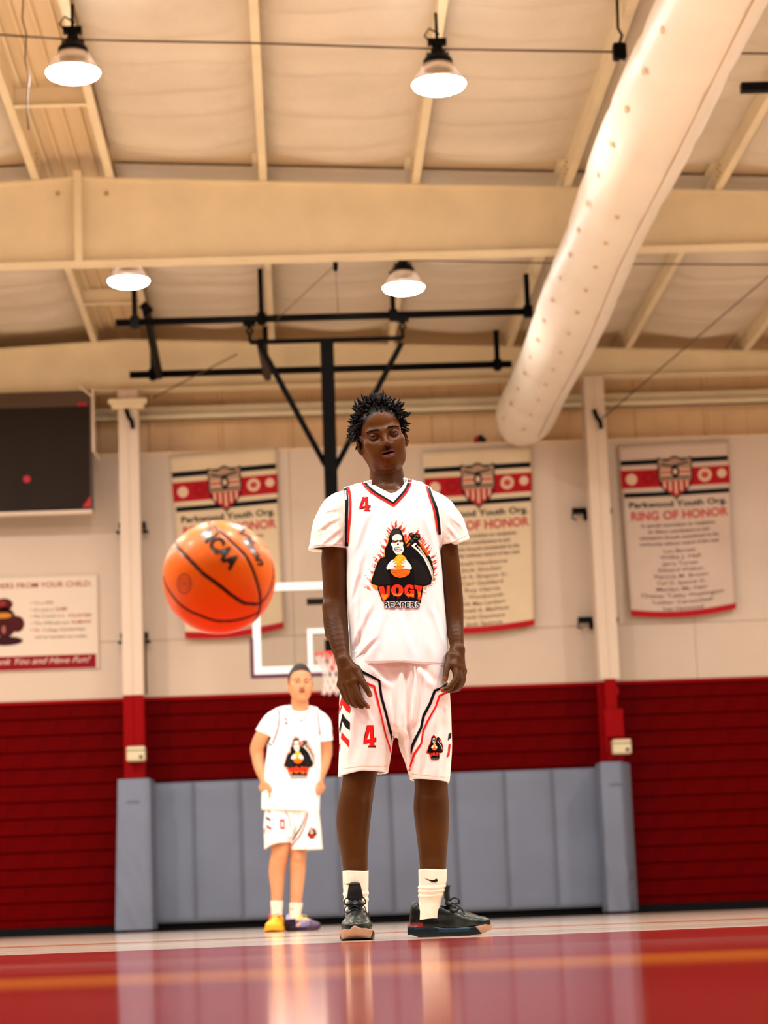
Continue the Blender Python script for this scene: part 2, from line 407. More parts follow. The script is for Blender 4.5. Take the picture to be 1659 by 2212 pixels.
# ---- columns with base pads
def column(x, lab, kind):
    c = MB(); Y0, Y1 = 27.78, 28.1; h = .125
    c.box(x - h, x - .004, Y0, Y0 + .012, 2.86, 6.70); c.box(x + .004, x + h, Y0, Y0 + .012, 2.86, 6.70)
    c.box(x - .004, x + .004, Y0 + .004, Y1, 2.86, 6.70); c.box(x - h, x + h, Y1 - .012, Y1, 2.86, 6.70)
    o = c.build('steel_column', M['column']); tag(bevel(o, .003), lab, 'column')
    d = MB()
    if kind == 0:
        d.box(x - h, x - .004, Y0, Y0 + .012, 0, 2.858); d.box(x + .004, x + h, Y0, Y0 + .012, 0, 2.858)
        d.box(x - .004, x + .004, Y0 + .004, Y1, 0, 2.858); d.box(x - h, x + h, Y1 - .012, Y1, 0, 2.858)
        d.box(x - h, x + h, Y0 - .04, Y0, 1.845, 1.9)
    else:
        d.box(x - .07, x + .07, Y0, Y0 + .012, 0, 2.858); d.box(x - .004, x + .004, Y0 + .004, Y1, 0, 2.858); d.box(x - h, x + h, Y1 - .012, Y1, 0, 2.858)
        d.box(x - .10, x + .13, Y0 - .06, Y0 - .001, 2.14, 2.48)
        d.box(x - .09, x + .11, Y0 - .05, Y0 - .001, 1.86, 1.9)
        d.tube([(x - .09, Y0 - .03, 2.14), (x - .085, Y0 - .04, 1.97), (x - .04, Y0 - .04, 1.9)], .015, 8); d.tube([(x + .12, Y0 - .03, 2.14), (x + .115, Y0 - .04, 1.97), (x + .07, Y0 - .04, 1.9)], .015, 8)
        d.box(x + .06, x + .1, Y0 - .01, Y0 + .03, 2.66, 2.76)
    bevel(d.build('painted_base', M['redsteel'], o), .003)
    for zz in (5.02, 3.63):
        k_ = MB()
        if kind == 0:
            for sx_ in (-1, 1):
                k_.box(x + sx_ * .145 - .025, x + sx_ * .145 + .025, 28.1, 28.24, zz - .03, zz + .04); k_.box(x + sx_ * .16 - .04, x + sx_ * .16 + .04, 28.1, 28.2, zz - .09, zz - .06)
        else:
            k_.box(x - .31, x - .13, 28.1, 28.2, zz - .02, zz + .05); k_.box(x - .17, x - .12, 28.1, 28.2, zz - .1, zz); k_.box(x + .13, x + .19, 28.1, 28.2, zz - .03, zz + .03)
            k_.tube([(x - .3, 28.13, zz), (x - .32, 28.13, zz - .08), (x - .26, 28.13, zz - .1)], .012, 6)
        k_.build('clamp', M['black'], o)
    # hook and strap at the top
    k_ = MB(); zt = 6.3 if kind == 0 else 6.12
    k_.tube([(x - .02, 27.74, zt + .13), (x + .01, 27.73, zt + .03), (x + .05, 27.72, zt - .03), (x + .06, 27.73, zt - .12)], .028, 8); k_.build('hook', M['black'], o)
    if kind == 0:
        k_ = MB(); k_.box(x - .24, x + .24, 27.7, 27.78, 6.5, 6.56); k_.box(x - .2, x + .2, 27.72, 27.8, 6.44, 6.5); bevel(k_.build('crossplate', M['steel'], o), .004)
    return o
c1 = column(-1.99, 'white steel column beside the dark board, red base, straight crossplate near its top', 0)
c2 = column(3.87, 'white steel column standing between the two right banners, red bracket on its base', 1)
def call_box(x, z, lab):
    b = MB(); b.box(x - .115, x + .115, 27.6, 27.77, z - .09, z + .09); o = bevel(b.build('electrical_box', M['boxcream']), .025, 3)
    tag(o, lab, 'electrical box')
    k_ = MB(); k_.tube([(x + .06, 27.6, z - .04), (x + .06, 27.585, z - .04)], .02, 10); k_.build('button', M['black'], o)
    k_ = MB(); k_.box(x - .112, x + .112, 27.597, 27.6, z + .035, z + .045); k_.build('lid_seam', M['board'], o)
call_box(-1.96, 2.13, 'small cream electrical box on the red base of the left column')
call_box(3.95, 2.01, 'small cream electrical box on the red base of the right column')
def wire(name, pts, r, lab, m='cable', cat='cable', n=6, group=None):
    b = MB(); b.tube(pts, r, n); o = b.build(name, M[m], smooth=True); tag(o, lab, cat, group); return o
p_ = at(1287, 1350, 28.22); q_ = at(1297, 1472, 28.22)
wire('conduit', [p_, (p_ + q_) / 2, q_], .014, 'thin dark cable running down beside the right column', 'cable', 'conduit')
p_ = at(314, 1378, 28.22); q_ = at(316, 1500, 28.22)
wire('conduit', [p_, (p_ + q_) / 2, q_], .014, 'thin dark cable running down beside the left column', 'cable', 'conduit')

# ---- grey wall pads
def pad(x0, x1, y0, y1, z0, z1, lab, seed, grp='grey wall pads under the backboard'):
    r = np.random.RandomState(seed); nx, nz = 14, 30
    P = np.zeros((nz, nx, 3))
    for i in range(nz):
        for j in range(nx):
            u, v = j / (nx - 1), i / (nz - 1)
            bul = .018 * (min(u, 1 - u) * 6 if min(u, 1 - u) < .16 else 1) * (1 if .03 < v < .97 else .2)
            P[i, j] = (x0 + (x1 - x0) * u, y0 + .018 - bul + .003 * math.sin(7 * v + seed) * math.sin(5 * u + seed), z0 + (z1 - z0) * v)
    b = MB(); n = nx * nz
    vs = P.reshape(-1, 3).tolist() + [(p[0], y1, p[2]) for p in P.reshape(-1, 3)]
    fs = [(i * nx + j, i * nx + j + 1, (i + 1) * nx + j + 1, (i + 1) * nx + j) for i in range(nz - 1) for j in range(nx - 1)]
    for i in range(nz - 1):
        a = i * nx; fs.append((a + n, a, a + nx, a + nx + n)); a += nx - 1; fs.append((a, a + n, a + nx + n, a + nx))
    for j in range(nx - 1):
        a = (nz - 1) * nx + j; fs.append((a, a + 1, a + 1 + n, a + n)); fs.append((j + n, j + 1 + n, j + 1, j))
    b.add(vs, fs); o = b.build('wall_pad', M['grey_pad'], smooth=False); o.data.shade_smooth(); 
    tag(o, lab, 'wall pad', grp)
    e = MB(); e.box(x1 - .012, x1 + .012, y0 + .012, y1, z0, z1); e.build('edge', M['grey_edge'], o)
    return o
PXS = [322, 420, 523, 627, 731, 837, 985, 1092, 1198, 1300]
edges = [at(px, 1850, 28.2)[0] for px in (322, 420, 523, 628, 734)]
edges = [edges[0], edges[1], edges[2], edges[3], edges[4]]
e2 = [at(px, 1850, 28.2)[0] for px in (848, 988, 1096, 1201, 1305)]
xs_ = edges + [e2[0]] + e2[1:]
names = ['grey wall pad right beside the left column pad', 'second grey wall pad from the left column pad', 'grey wall pad directly left of the shorter distant player', 'grey wall pad behind the shorter distant player',
         'grey wall pad left of and behind the tall front player\'s legs', 'grey wall pad showing between the tall front player\'s legs', 'grey wall pad just right of the tall front player\'s legs',
         'second grey wall pad from the right column pad', 'grey wall pad touching the right column pad, dark scuff near its top']
for i in range(9):
    pad(xs_[i] + .006, xs_[i + 1] - .006, 28.14, 28.26, .1, 1.80, names[i], i + 1)
# post pads (tall folded covers round the columns)
def post_pad(x0, x1, lab, flare, side):
    nz, nx = 40, 18; P = np.zeros((nz, nx, 3))
    for i in range(nz):
        v = i / (nz - 1); fl = flare * (1 - v)
        for j in range(nx):
            u = j / (nx - 1)
            fold = 0
            for ph, am in ((0, .012), (.33, .016), (.62, .012), (.85, .02)):
                t_ = v + .55 * u - ph * .9 - .05
                fold += am * math.exp(-(t_ / .035) ** 2) * (1 - v) * (1.2 if v < .55 else .4)
            ed = min(u, 1 - u)
            P[i, j] = (x0 - fl + (x1 - x0 + fl * 1.0) * u, 27.62 - fold - .02 * min(1, ed * 8) + .02, .035 + (1.83 - .035) * v)
    b = MB(); vs = P.reshape(-1, 3).tolist(); n = nx * nz
    fs = [(i * nx + j, i * nx + j + 1, (i + 1) * nx + j + 1, (i + 1) * nx + j) for i in range(nz - 1) for j in range(nx - 1)]
    vs += [(p[0] + (side if k % nx >= nx // 2 else 0) * 1.0, 28.12, p[2]) for k, p in enumerate(P.reshape(-1, 3))]
    for i in range(nz - 1):
        a = i * nx; fs.append((a + n, a, a + nx, a + nx + n)); a += nx - 1; fs.append((a, a + n, a + nx + n, a + nx))
    for j in range(nx - 1):
        a = (nz - 1) * nx + j; fs.append((a, a + 1, a + 1 + n, a + n)); fs.append((j + n, j + 1 + n, j + 1, j))
    b.add(vs, fs); o = b.build('column_pad', M['grey_pad']); o.data.shade_smooth(); o.data.set_sharp_from_angle(angle=.7)
    tag(o, lab, 'column pad', 'padded covers around the column bases')
    s_ = MB(); s_.box(x0 + .1, x0 + .26, 27.606, 27.612, 1.55, 1.565); s_.build('strap_slot', M['grey_edge'], o)
post_pad(at(254, 1700, 27.6)[0], at(323, 1700, 27.6)[0], 'wrinkled grey pad around the foot of the left column', .06, .03)
post_pad(at(1299, 1680, 27.6)[0], at(1346, 1680, 27.6)[0], 'wrinkled grey pad around the foot of the right column', .0, .17)

# side walls far outside the frame close the hall
for nm, x in (('wall_left', -12), ('wall_right', 12)):
    b = MB(); b.box(x - .1 if x < 0 else x, x if x < 0 else x + .1, 6, YW + .5, 0, 7.0); tag(b.build(nm, M['liner']), kind='structure')
# ================================================================ HANGING THINGS
# ---- big fabric duct
def duct():
    n, k = 48, 160
    ys = np.linspace(9.0, 28.0, k); b = MB(); vs = []
    for y in ys:
        # seams every ~1.5 m pull the fabric in a little
        ph = (y - 9.3) / 1.52; r = .36 - .014 * math.exp(-((ph - round(ph)) / .10) ** 2)
        r += .012 * math.sin(y * 1.15 + .8)
        sag = 0
        if y > 27.1: t = (y - 27.1) / .9; r *= math.sqrt(max(0, 1 - .62 * t * t))
        cx = 2.945 + .02 * math.sin(y * .6); cz = 6.115
        for j in range(n):
            a = 2 * PI * j / n; rr = r * (1 + .006 * math.sin(3 * a + y * 2))
            vs.append((cx + rr * math.cos(a), y, cz + rr * math.sin(a)))
    fs = [(i * n + j, i * n + (j + 1) % n, (i + 1) * n + (j + 1) % n, (i + 1) * n + j) for i in range(k - 1) for j in range(n)]
    fs.append(tuple(range((k - 1) * n, k * n)))
    b.add(vs, [f_[::-1] for f_ in fs]); o = b.build('air_duct', M['duct'], smooth=True)
    tag(o, 'large pale fabric air duct hanging under the roof, running toward the end wall', 'air duct')
    s = MB(); an = -PI * .40
    s.tube([(2.945 + .02 * math.sin(y * .6) + (.362 + .012 * math.sin(y * 1.15 + .8)) * math.cos(an), y, 6.115 + (.362 + .012 * math.sin(y * 1.15 + .8)) * math.sin(an)) for y in np.linspace(9, 27.0, 60)], .006, 6)
    s.build('seam', M['seam'], o)
    def hole(a, y, r_=.03):
        R = .362 + .012 * math.sin(y * 1.15 + .8); cx = 2.945 + .02 * math.sin(y * .6)
        vs = []
        for j in range(14):
            t = 2 * PI * j / 14; da = r_ * math.cos(t) / R * .8; dy = r_ * 1.9 * math.sin(t)
            vs.append((cx + (R + .003) * math.cos(a + da), y + dy, 6.115 + (R + .003) * math.sin(a + da)))
        h = MB(); h.add(vs, [tuple(range(14))]); h.build('vent_hole', M['ducthole'], o)
    y = 14.6
    while y < 27: hole(-PI * .86, y); y += .76
    y = 18.2
    while y < 27: hole(-PI * .60, y, .026); y += .76
duct()
# hanging chain, motor box and rail near the duct's left edge
b = MB(); c0 = at(1338, 112, 17.2); b.box(c0[0] - .055, c0[0] + .055, c0[1] - .05, c0[1] + .05, c0[2] - .07, c0[2] + .07)
o = bevel(b.build('junction_box', M['black']), .02, 2); tag(o, 'black junction box hanging beside the duct at the end of the lamp cable', 'junction box')
b = MB(); b.tube([c0 + [0, 0, .06], c0 + [.03, 0, .14], c0 + [.0, 0, .2], c0 + [.01, 0, .62]], .012, 8); b.build('hanger', M['black'], o)
b = MB(); b.tube([c0 + [.01, 0, -.07], c0 + [.01, 0, -.09]], .02, 8); b.build('socket', M['chrome'], o)
# lamp cables
wire('lamp_cable', [at(-60, 73, 17.2), at(0, 75, 17.2), at(158, 86, 17.2), at(540, 93, 17.2), at(948, 106, 17.2), at(1325, 112, 17.2)], .009, 'long grey cable linking the two nearer lamps and the junction box', n=6)
wire('lamp_cable', [at(880, 562, 23.0), at(1060, 566, 23.0), at(1300, 570, 23.0), at(1700, 572, 23.0)], .008, 'grey cable running behind the duct from the farther lamp', n=6)
wire('lamp_cable', [at(1480, 114, 17.2), at(1700, 116, 17.2)], .009, 'short piece of grey cable right of the duct at the top', n=6)
wire('dangling_wire', [at(51, -20, 17), at(48, 40, 17), at(57, 75, 17), at(54, 130, 17), at(63, 165, 17), at(60, 200, 17), at(58, 235, 17), at(62, 280, 17)], .007, 'thin dark wavy wire dangling at the ridge, left of the near lamp')

# ---- high-bay lamps
def lamp(px, py, Y, lab, first=None):
    c = at(px, py, Y)                 # centre of the diffuser's rim
    root = empty('high_bay_lamp', tuple(c)); tag(root, lab, 'lamp', 'round high-bay lamps under the roof')
    b = MB(); b.lathe([(.213, 0), (.20, -.022), (.16, -.042), (.1, -.055), (0.001, -.06)], *c, n=40); b.build('diffuser', M['lamp'], root, smooth=True)
    b = MB(); b.lathe([(.205, .004), (.001, .0045)], *c, n=40); b.build('uplight_block', M['white'], root)  # added disc that keeps the diffuser's light off the roof
    b = MB(); b.lathe([(.216, .0), (.205, .03), (.17, .09), (.125, .16), (.115, .165)], *c, n=40)
    b.build('reflector', M['reflector'], root, smooth=True)
    b = MB(); b.lathe([(.218, -.004), (.222, .004), (.214, .012)], *c, n=40); b.build('rim_ring', M['chrome'], root, smooth=True)
    b = MB(); b.lathe([(.118, .16), (.122, .175), (.118, .2), (.085, .245), (.06, .26), (.045, .3), (.04, .34), (.0, .345)], *c, n=28)
    for j in range(14):
        a = 2 * PI * j / 14; b.box(c[0] + .085 * math.cos(a) - .006, c[0] + .085 * math.cos(a) + .006, c[1] + .085 * math.sin(a) - .006, c[1] + .085 * math.sin(a) + .006, c[2] + .18, c[2] + .26)
    b.build('heat_sink', M['black'], root)
    b = MB(); b.lathe([(.112, .11), (.105, .13), (.105, .155)], *c, n=28); b.build('bright_ring', M['chrome'], root, smooth=True)
    b = MB(); b.box(c[0] - .075, c[0] + .075, c[1] - .03, c[1] + .03, c[2] + .33, c[2] + .38); b.tube([(c[0], c[1], c[2] + .38), (c[0], c[1], rz(c[0]) - .002)], .014, 8)
    b.tube([(c[0] - .05, c[1] - .03, c[2] + .33), (c[0] - .1, c[1] - .03, c[2] + .4), (c[0] - .06, c[1] - .03, c[2] + .46), (c[0] + .02, c[1], c[2] + .42)], .008, 6)
    b.build('bracket', M['black'], root)
lamp(158, 157, 17.2, 'round bright lamp near the ridge, nearest one on the left side')
lamp(948, 182, 17.2, 'round bright lamp above the tall player, between him and the duct')
lamp(278, 607, 23.0, 'farther round lamp above the black hoop frame\'s left end')
lamp(872, 621, 23.0, 'farther round lamp straight above the front player\'s head')

# ---- ceiling-hung basketball hoop
def hoop():
    Y0, Y1, ZP = 24.6, 27.1, 6.70
    xl, xr = at(250, 695, Y0)[0], at(1143, 675, Y0)[0]
    root = empty('basketball_hoop', (.45, 25.4, 2.75)); tag(root, 'ceiling-hung basketball hoop with glass backboard, black pipe frame and orange rim', 'basketball hoop')
    z0 = at(700, 685, Y0)[2]; z1 = at(700, 798, Y1)[2]
    b = MB(); b.tube([(xl, Y0, z0), (xr, Y0, z0)], .042, 12); b.build('frame_pipe', M['black'], root, smooth=True)
    xl2, xr2 = at(280, 812, Y1)[0], at(1105, 785, Y1)[0]
    b = MB(); b.tube([(xl2, Y1, z1), (xr2, Y1, z1)], .045, 12); b.build('frame_pipe', M['black'], root, smooth=True)
    # hangers up to the purlins
    for px, py, Y, zb in ((290, 630, Y0, z0), (563, 622, Y0, z0), (1140, 665, Y0, z0), (848, 640, Y0, z0)):
        p = at(px, py, Y); b = MB(); b.box(p[0] - .028, p[0] + .028, Y - .03, Y + .03, zb - .07, rz(p[0])); b.box(p[0] - .05, p[0] + .05, Y - .05, Y + .05, zb - .06, zb + .06); b.build('hanger', M['black'], root)
    for px in (330, 575, 1075):
        p = at(px, 800, Y1); b = MB(); b.box(p[0] - .03, p[0] + .03, Y1 - .03, Y1 + .03, z1 - .08, rz(p[0])); b.box(p[0] - .05, p[0] + .05, Y1 - .05, Y1 + .05, z1 - .06, z1 + .06); b.build('hanger', M['black'], root)
    # diagonal strut at the left (pixel 315,670 -> 345,810)
    b = MB(); p = at(316, 672, Y0 + .6); q = at(344, 812, Y1); b.tube([p, q], .05, 8); b.tube([p + [-.03, 0, .0], p + [.03, 0, .06]], .075, 10); b.build('brace', M['black'], root)
    # swinging T frame
    T = at(705, 735, Y0 + .1); zt = T[2]; a = at(540, 736, Y0 + .1); c = at(870, 733, Y0 + .1)
    b = MB(); b.tube([(a[0], T[1], zt), (c[0], T[1], zt)], .028, 10); b.build('crossbar', M['black'], root)
    for s_ in (a, c):
        b = MB(); b.tube([(s_[0], Y0, z0 - .04), (s_[0] - .03, Y0 + .05, z0 - .14), (s_[0], T[1], zt + .1)], .016, 6); b.tube([(s_[0], Y0, z0 - .04), (s_[0] + .03, Y0 + .05, z0 - .14), (s_[0], T[1], zt + .1)], .016, 6)
        b.tube([(s_[0], T[1], zt + .1), (s_[0], T[1], zt)], .02, 6); b.box(s_[0] - .07, s_[0] + .07, Y0 - .04, Y0 + .04, z0 - .075, z0 - .02); b.build('swivel_hook', M['black'], root)
    mt = np.array([at(706, 740, Y0 + .1)[0], Y0 + .1, zt]); mb = np.array([at(722, 1300, 25.62)[0], 25.62, 3.05])
    b = MB(); w = .075
    b.hexa([mb + [-w, -w, 0], mb + [w, -w, 0], mb + [w, w, 0], mb + [-w, w, 0]], [mt + [-w, -w, 0], mt + [w, -w, 0], mt + [w, w, 0], mt + [-w, w, 0]]); bevel(b.build('mast', M['black'], root), .008)
    # braces from the crossbar to the mast
    for s_, (p1, p2) in ((0, ((560, 742), (703, 1005))), (1, ((868, 740), (722, 1015)))):
        tt = .33; A = at(*p1, Y0 + .1); B = at(*p2, Y0 + .1 + .42)
        b = MB(); b.tube([A, B], .034, 8); b.build('brace', M['black'], root)
    b = MB(); b.tube([at(563, 740, Y0 + .15), at(578, 815, Y1)], .05, 8); b.build('brace', M['black'], root)
    # glass backboard
    Yb = 25.4; cx = at(722, 1360, Yb)[0]; zt_, zb_ = at(722, 1256, Yb)[2], at(722, 1452, Yb)[2]
    hw = .915; xl_, xr_ = cx - hw, cx + hw
    b = MB(); b.box(xl_, xr_, Yb, Yb + .012, zb_, zt_); b.build('glass_board', M['glass'], root)
    def frame(x0, x1, za, zb, w, y0, y1, nm, m):
        b = MB(); b.box(x0, x1, y0, y1, zb - w, zb); b.box(x0, x1, y0, y1, za, za + w); b.box(x0, x0 + w, y0, y1, za + w, zb - w); b.box(x1 - w, x1, y0, y1, za + w, zb - w)
        return bevel(b.build(nm, m, root), .004)
    frame(xl_, xr_, zb_, zt_, .085, Yb - .012, Yb + .03, 'border', M['white'])
    frame(cx - .305, cx + .305, zb_ + .0, zb_ + .5, .055, Yb - .006, Yb - .001, 'target_square', M['white'])
    b = MB(); t_ = .04
    b.box(xl_ - t_, xr_ + t_, Yb - .03, Yb + .05, zb_ - t_, zb_ + .0)
    for x0, x1 in ((xl_ - t_, xl_), (xr_, xr_ + t_)): b.box(x0, x1, Yb - .03, Yb + .05, zb_, zb_ + .42)
    bevel(b.build('edge_padding', M['purple'], root), .012, 3)
    # mount behind the glass, rim, brackets
    zr = at(722, 1413, Yb - .4)[2]
    b = MB(); b.box(cx - .11, cx + .11, Yb + .04, Yb + .28, zr - .05, zr + .22); b.box(cx - .3, cx + .3, Yb + .03, Yb + .08, zt_ - .25, zt_ - .18); b.box(cx - .07, cx + .07, Yb + .05, Yb + .3, zr + .2, 3.2)
    b.build('mounting_bracket', M['black'], root)
    b = MB(); R = .2286; cy = Yb - .15 - R
    b.tube([(cx + R * math.cos(t), cy + R * math.sin(t), zr) for t in np.linspace(0, 2 * PI, 49)], .011, 8, caps=False); b.build('rim', M['rim'], root, smooth=True)
    b = MB(); b.box(cx - .06, cx + .06, Yb - .17, Yb - .02, zr - .012, zr + .012); b.box(cx - .075, cx + .075, Yb - .03, Yb - .013, zr - .16, zr + .05)
    for s_ in (-1, 1): b.tube([(cx + s_ * .06, Yb - .02, zr - .13), (cx + s_ * .15, cy + .17, zr)], .012, 6)
    b.hexa([(cx - .045, Yb - .16, zr - .02), (cx + .045, Yb - .16, zr - .02), (cx + .045, Yb - .02, zr - .16), (cx - .045, Yb - .02, zr - .16)], [(cx - .06, Yb - .2, zr), (cx + .06, Yb - .2, zr), (cx + .06, Yb - .02, zr), (cx - .06, Yb - .02, zr)])
    b.build('rim_bracket', M['rim'], root)
    b = MB(); K = 12; rows = [(R, 0), (.20, -.07), (.165, -.15), (.14, -.23), (.135, -.31), (.15, -.38), (.165, -.44)]
    def npnt(i, j): r_, z_ = rows[i]; a = 2 * PI * (j + .5 * (i % 2)) / K; return (cx + r_ * math.cos(a), cy + r_ * math.sin(a), zr + z_)
    for i in range(len(rows) - 1):
        for j in range(K):
            b.tube([npnt(i, j), npnt(i + 1, j)], .006, 5, caps=False); b.tube([npnt(i, j), npnt(i + 1, j + (1 if i % 2 else -1))], .006, 5, caps=False)
    o = b.build('net', M['net'], root)
hoop()
# pulley and its cables
b = MB(); p = at(725, 575, 21.75); b.box(p[0] - .02, p[0] + .02, p[1] - .03, p[1] + .03, p[2] - .05, p[2] + .05); b.tube([p + [-.025, 0, 0], p + [.025, 0, 0]], .04, 14)
o = bevel(b.build('pulley', M['black']), .004); tag(o, 'small black pulley fixed below the deep roof beam', 'pulley')
b = MB(); b.tube([p, at(731, 680, 24.4)], .005, 5); b.tube([p + [-.02, 0, 0], at(598, 690, 24.5)], .005, 5); b.build('cable', M['cable'], o)
wire('stay_cable', [at(1680, 580, 24), at(1300, 905, 27.8)], .008, 'thin diagonal cable running down to the right column')
wire('stay_cable', [at(512, 765, 26.2), at(330, 860, 27.9)], .008, 'thin diagonal cable behind the lower hoop pipe at the left')
b = MB(); p = at(1600, 190, 16.5); b.box(p[0], p[0] + 1.6, p[1] - .04, p[1] + .04, p[2] - .035, p[2] + .035)
tag(bevel(b.build('frame_pipe', M['black'])), 'end of a black pipe under the roof, alone right of the duct', 'pipe')
# ---- dark board high on the wall, left
def dark_board():
    Y = 27.75; xr = at(199, 970, Y)[0]; zt, zb = 6.69, at(150, 1102, Y)[2]
    root = empty('grey_board', (xr - .9, 28.0, zb)); tag(root, 'large dark grey board with red spots, mounted high beside the column', 'board')
    b = MB(); b.box(xr - 2.1, xr - .03, Y, Y + .14, zb + .02, zt - .2); bevel(b.build('panel', M['board'], root), .004)
    b = MB(); b.box(xr - 2.1, xr, Y + .01, Y + .15, zt - .2, zt - .0); b.box(xr - .03, xr, Y + .01, Y + .15, zb, zt - .18); b.build('casing', M['board_frame'], root)
    b = MB(); b.box(xr - 2.1, xr - .01, Y - .01, Y + .12, zb - .045, zb); b.build('bottom_rail', M['liner'], root)
    def disc(px, py, r_):
        p = at(px, py, Y - .004); b = MB(); b.add([(p[0] + r_ * math.cos(t), Y - .004, p[2] + r_ * math.sin(t)) for t in np.linspace(0, 2 * PI, 20)[:-1]], [tuple(range(19))[::-1]]); b.build('red_spot', M['redpaint'], root)
    disc(58, 1035, .045)
    p = at(192, 1092, Y); b = MB(); b.add([(xr - .03, Y - .004, p[2] + .12), (xr - .03, Y - .004, zb + .03), (xr - .13, Y - .004, zb + .03)], [(0, 1, 2)]); b.build('red_corner', M['redpaint'], root)
    p = at(180, 873, Y); b = MB(); b.box(p[0] - .07, p[0] + .04, Y - .003, Y + .01, p[2] - .02, p[2] + .02); b.build('red_mark', M['redpaint'], root)
    b = MB(); b.tube([(xr + .02, Y - .02, 6.7), (xr + .02, Y - .02, at(200, 975, Y)[2]), (xr + .06, Y + .2, at(200, 985, Y)[2])], .022, 8); b.tube([(xr - .16, Y - .02, 6.75), (xr + .02, Y - .02, 6.6)], .016, 6)
    tag(b.build('downpipe', M['column'], None), 'slim cream pipe along the dark board\'s edge', 'pipe')
dark_board()
b = MB(); p = at(1038, 948, 28.4)
for dx, dz, r_ in ((-.04, .0, .05), (.03, .01, .045), (.0, .05, .04)): b.lathe([(0.001, -r_), (r_ * .7, -r_ * .7), (r_, 0), (r_ * .7, r_ * .7), (.001, r_)], p[0] + dx, 28.4, 5.985 + r_ + dz, n=12)
o = b.build('stuck_ball', M['board'], smooth=True); tag(o, 'small dark object with red patch resting on the ledge above the middle banner', 'object')
b = MB(); r_ = .035; b.lathe([(0.001, -r_), (r_ * .7, -r_ * .7), (r_, 0), (r_ * .7, r_ * .7), (.001, r_)], p[0] - .06, 28.35, 6.05, n=12); b.build('red_patch', M['redpaint'], o, smooth=True)

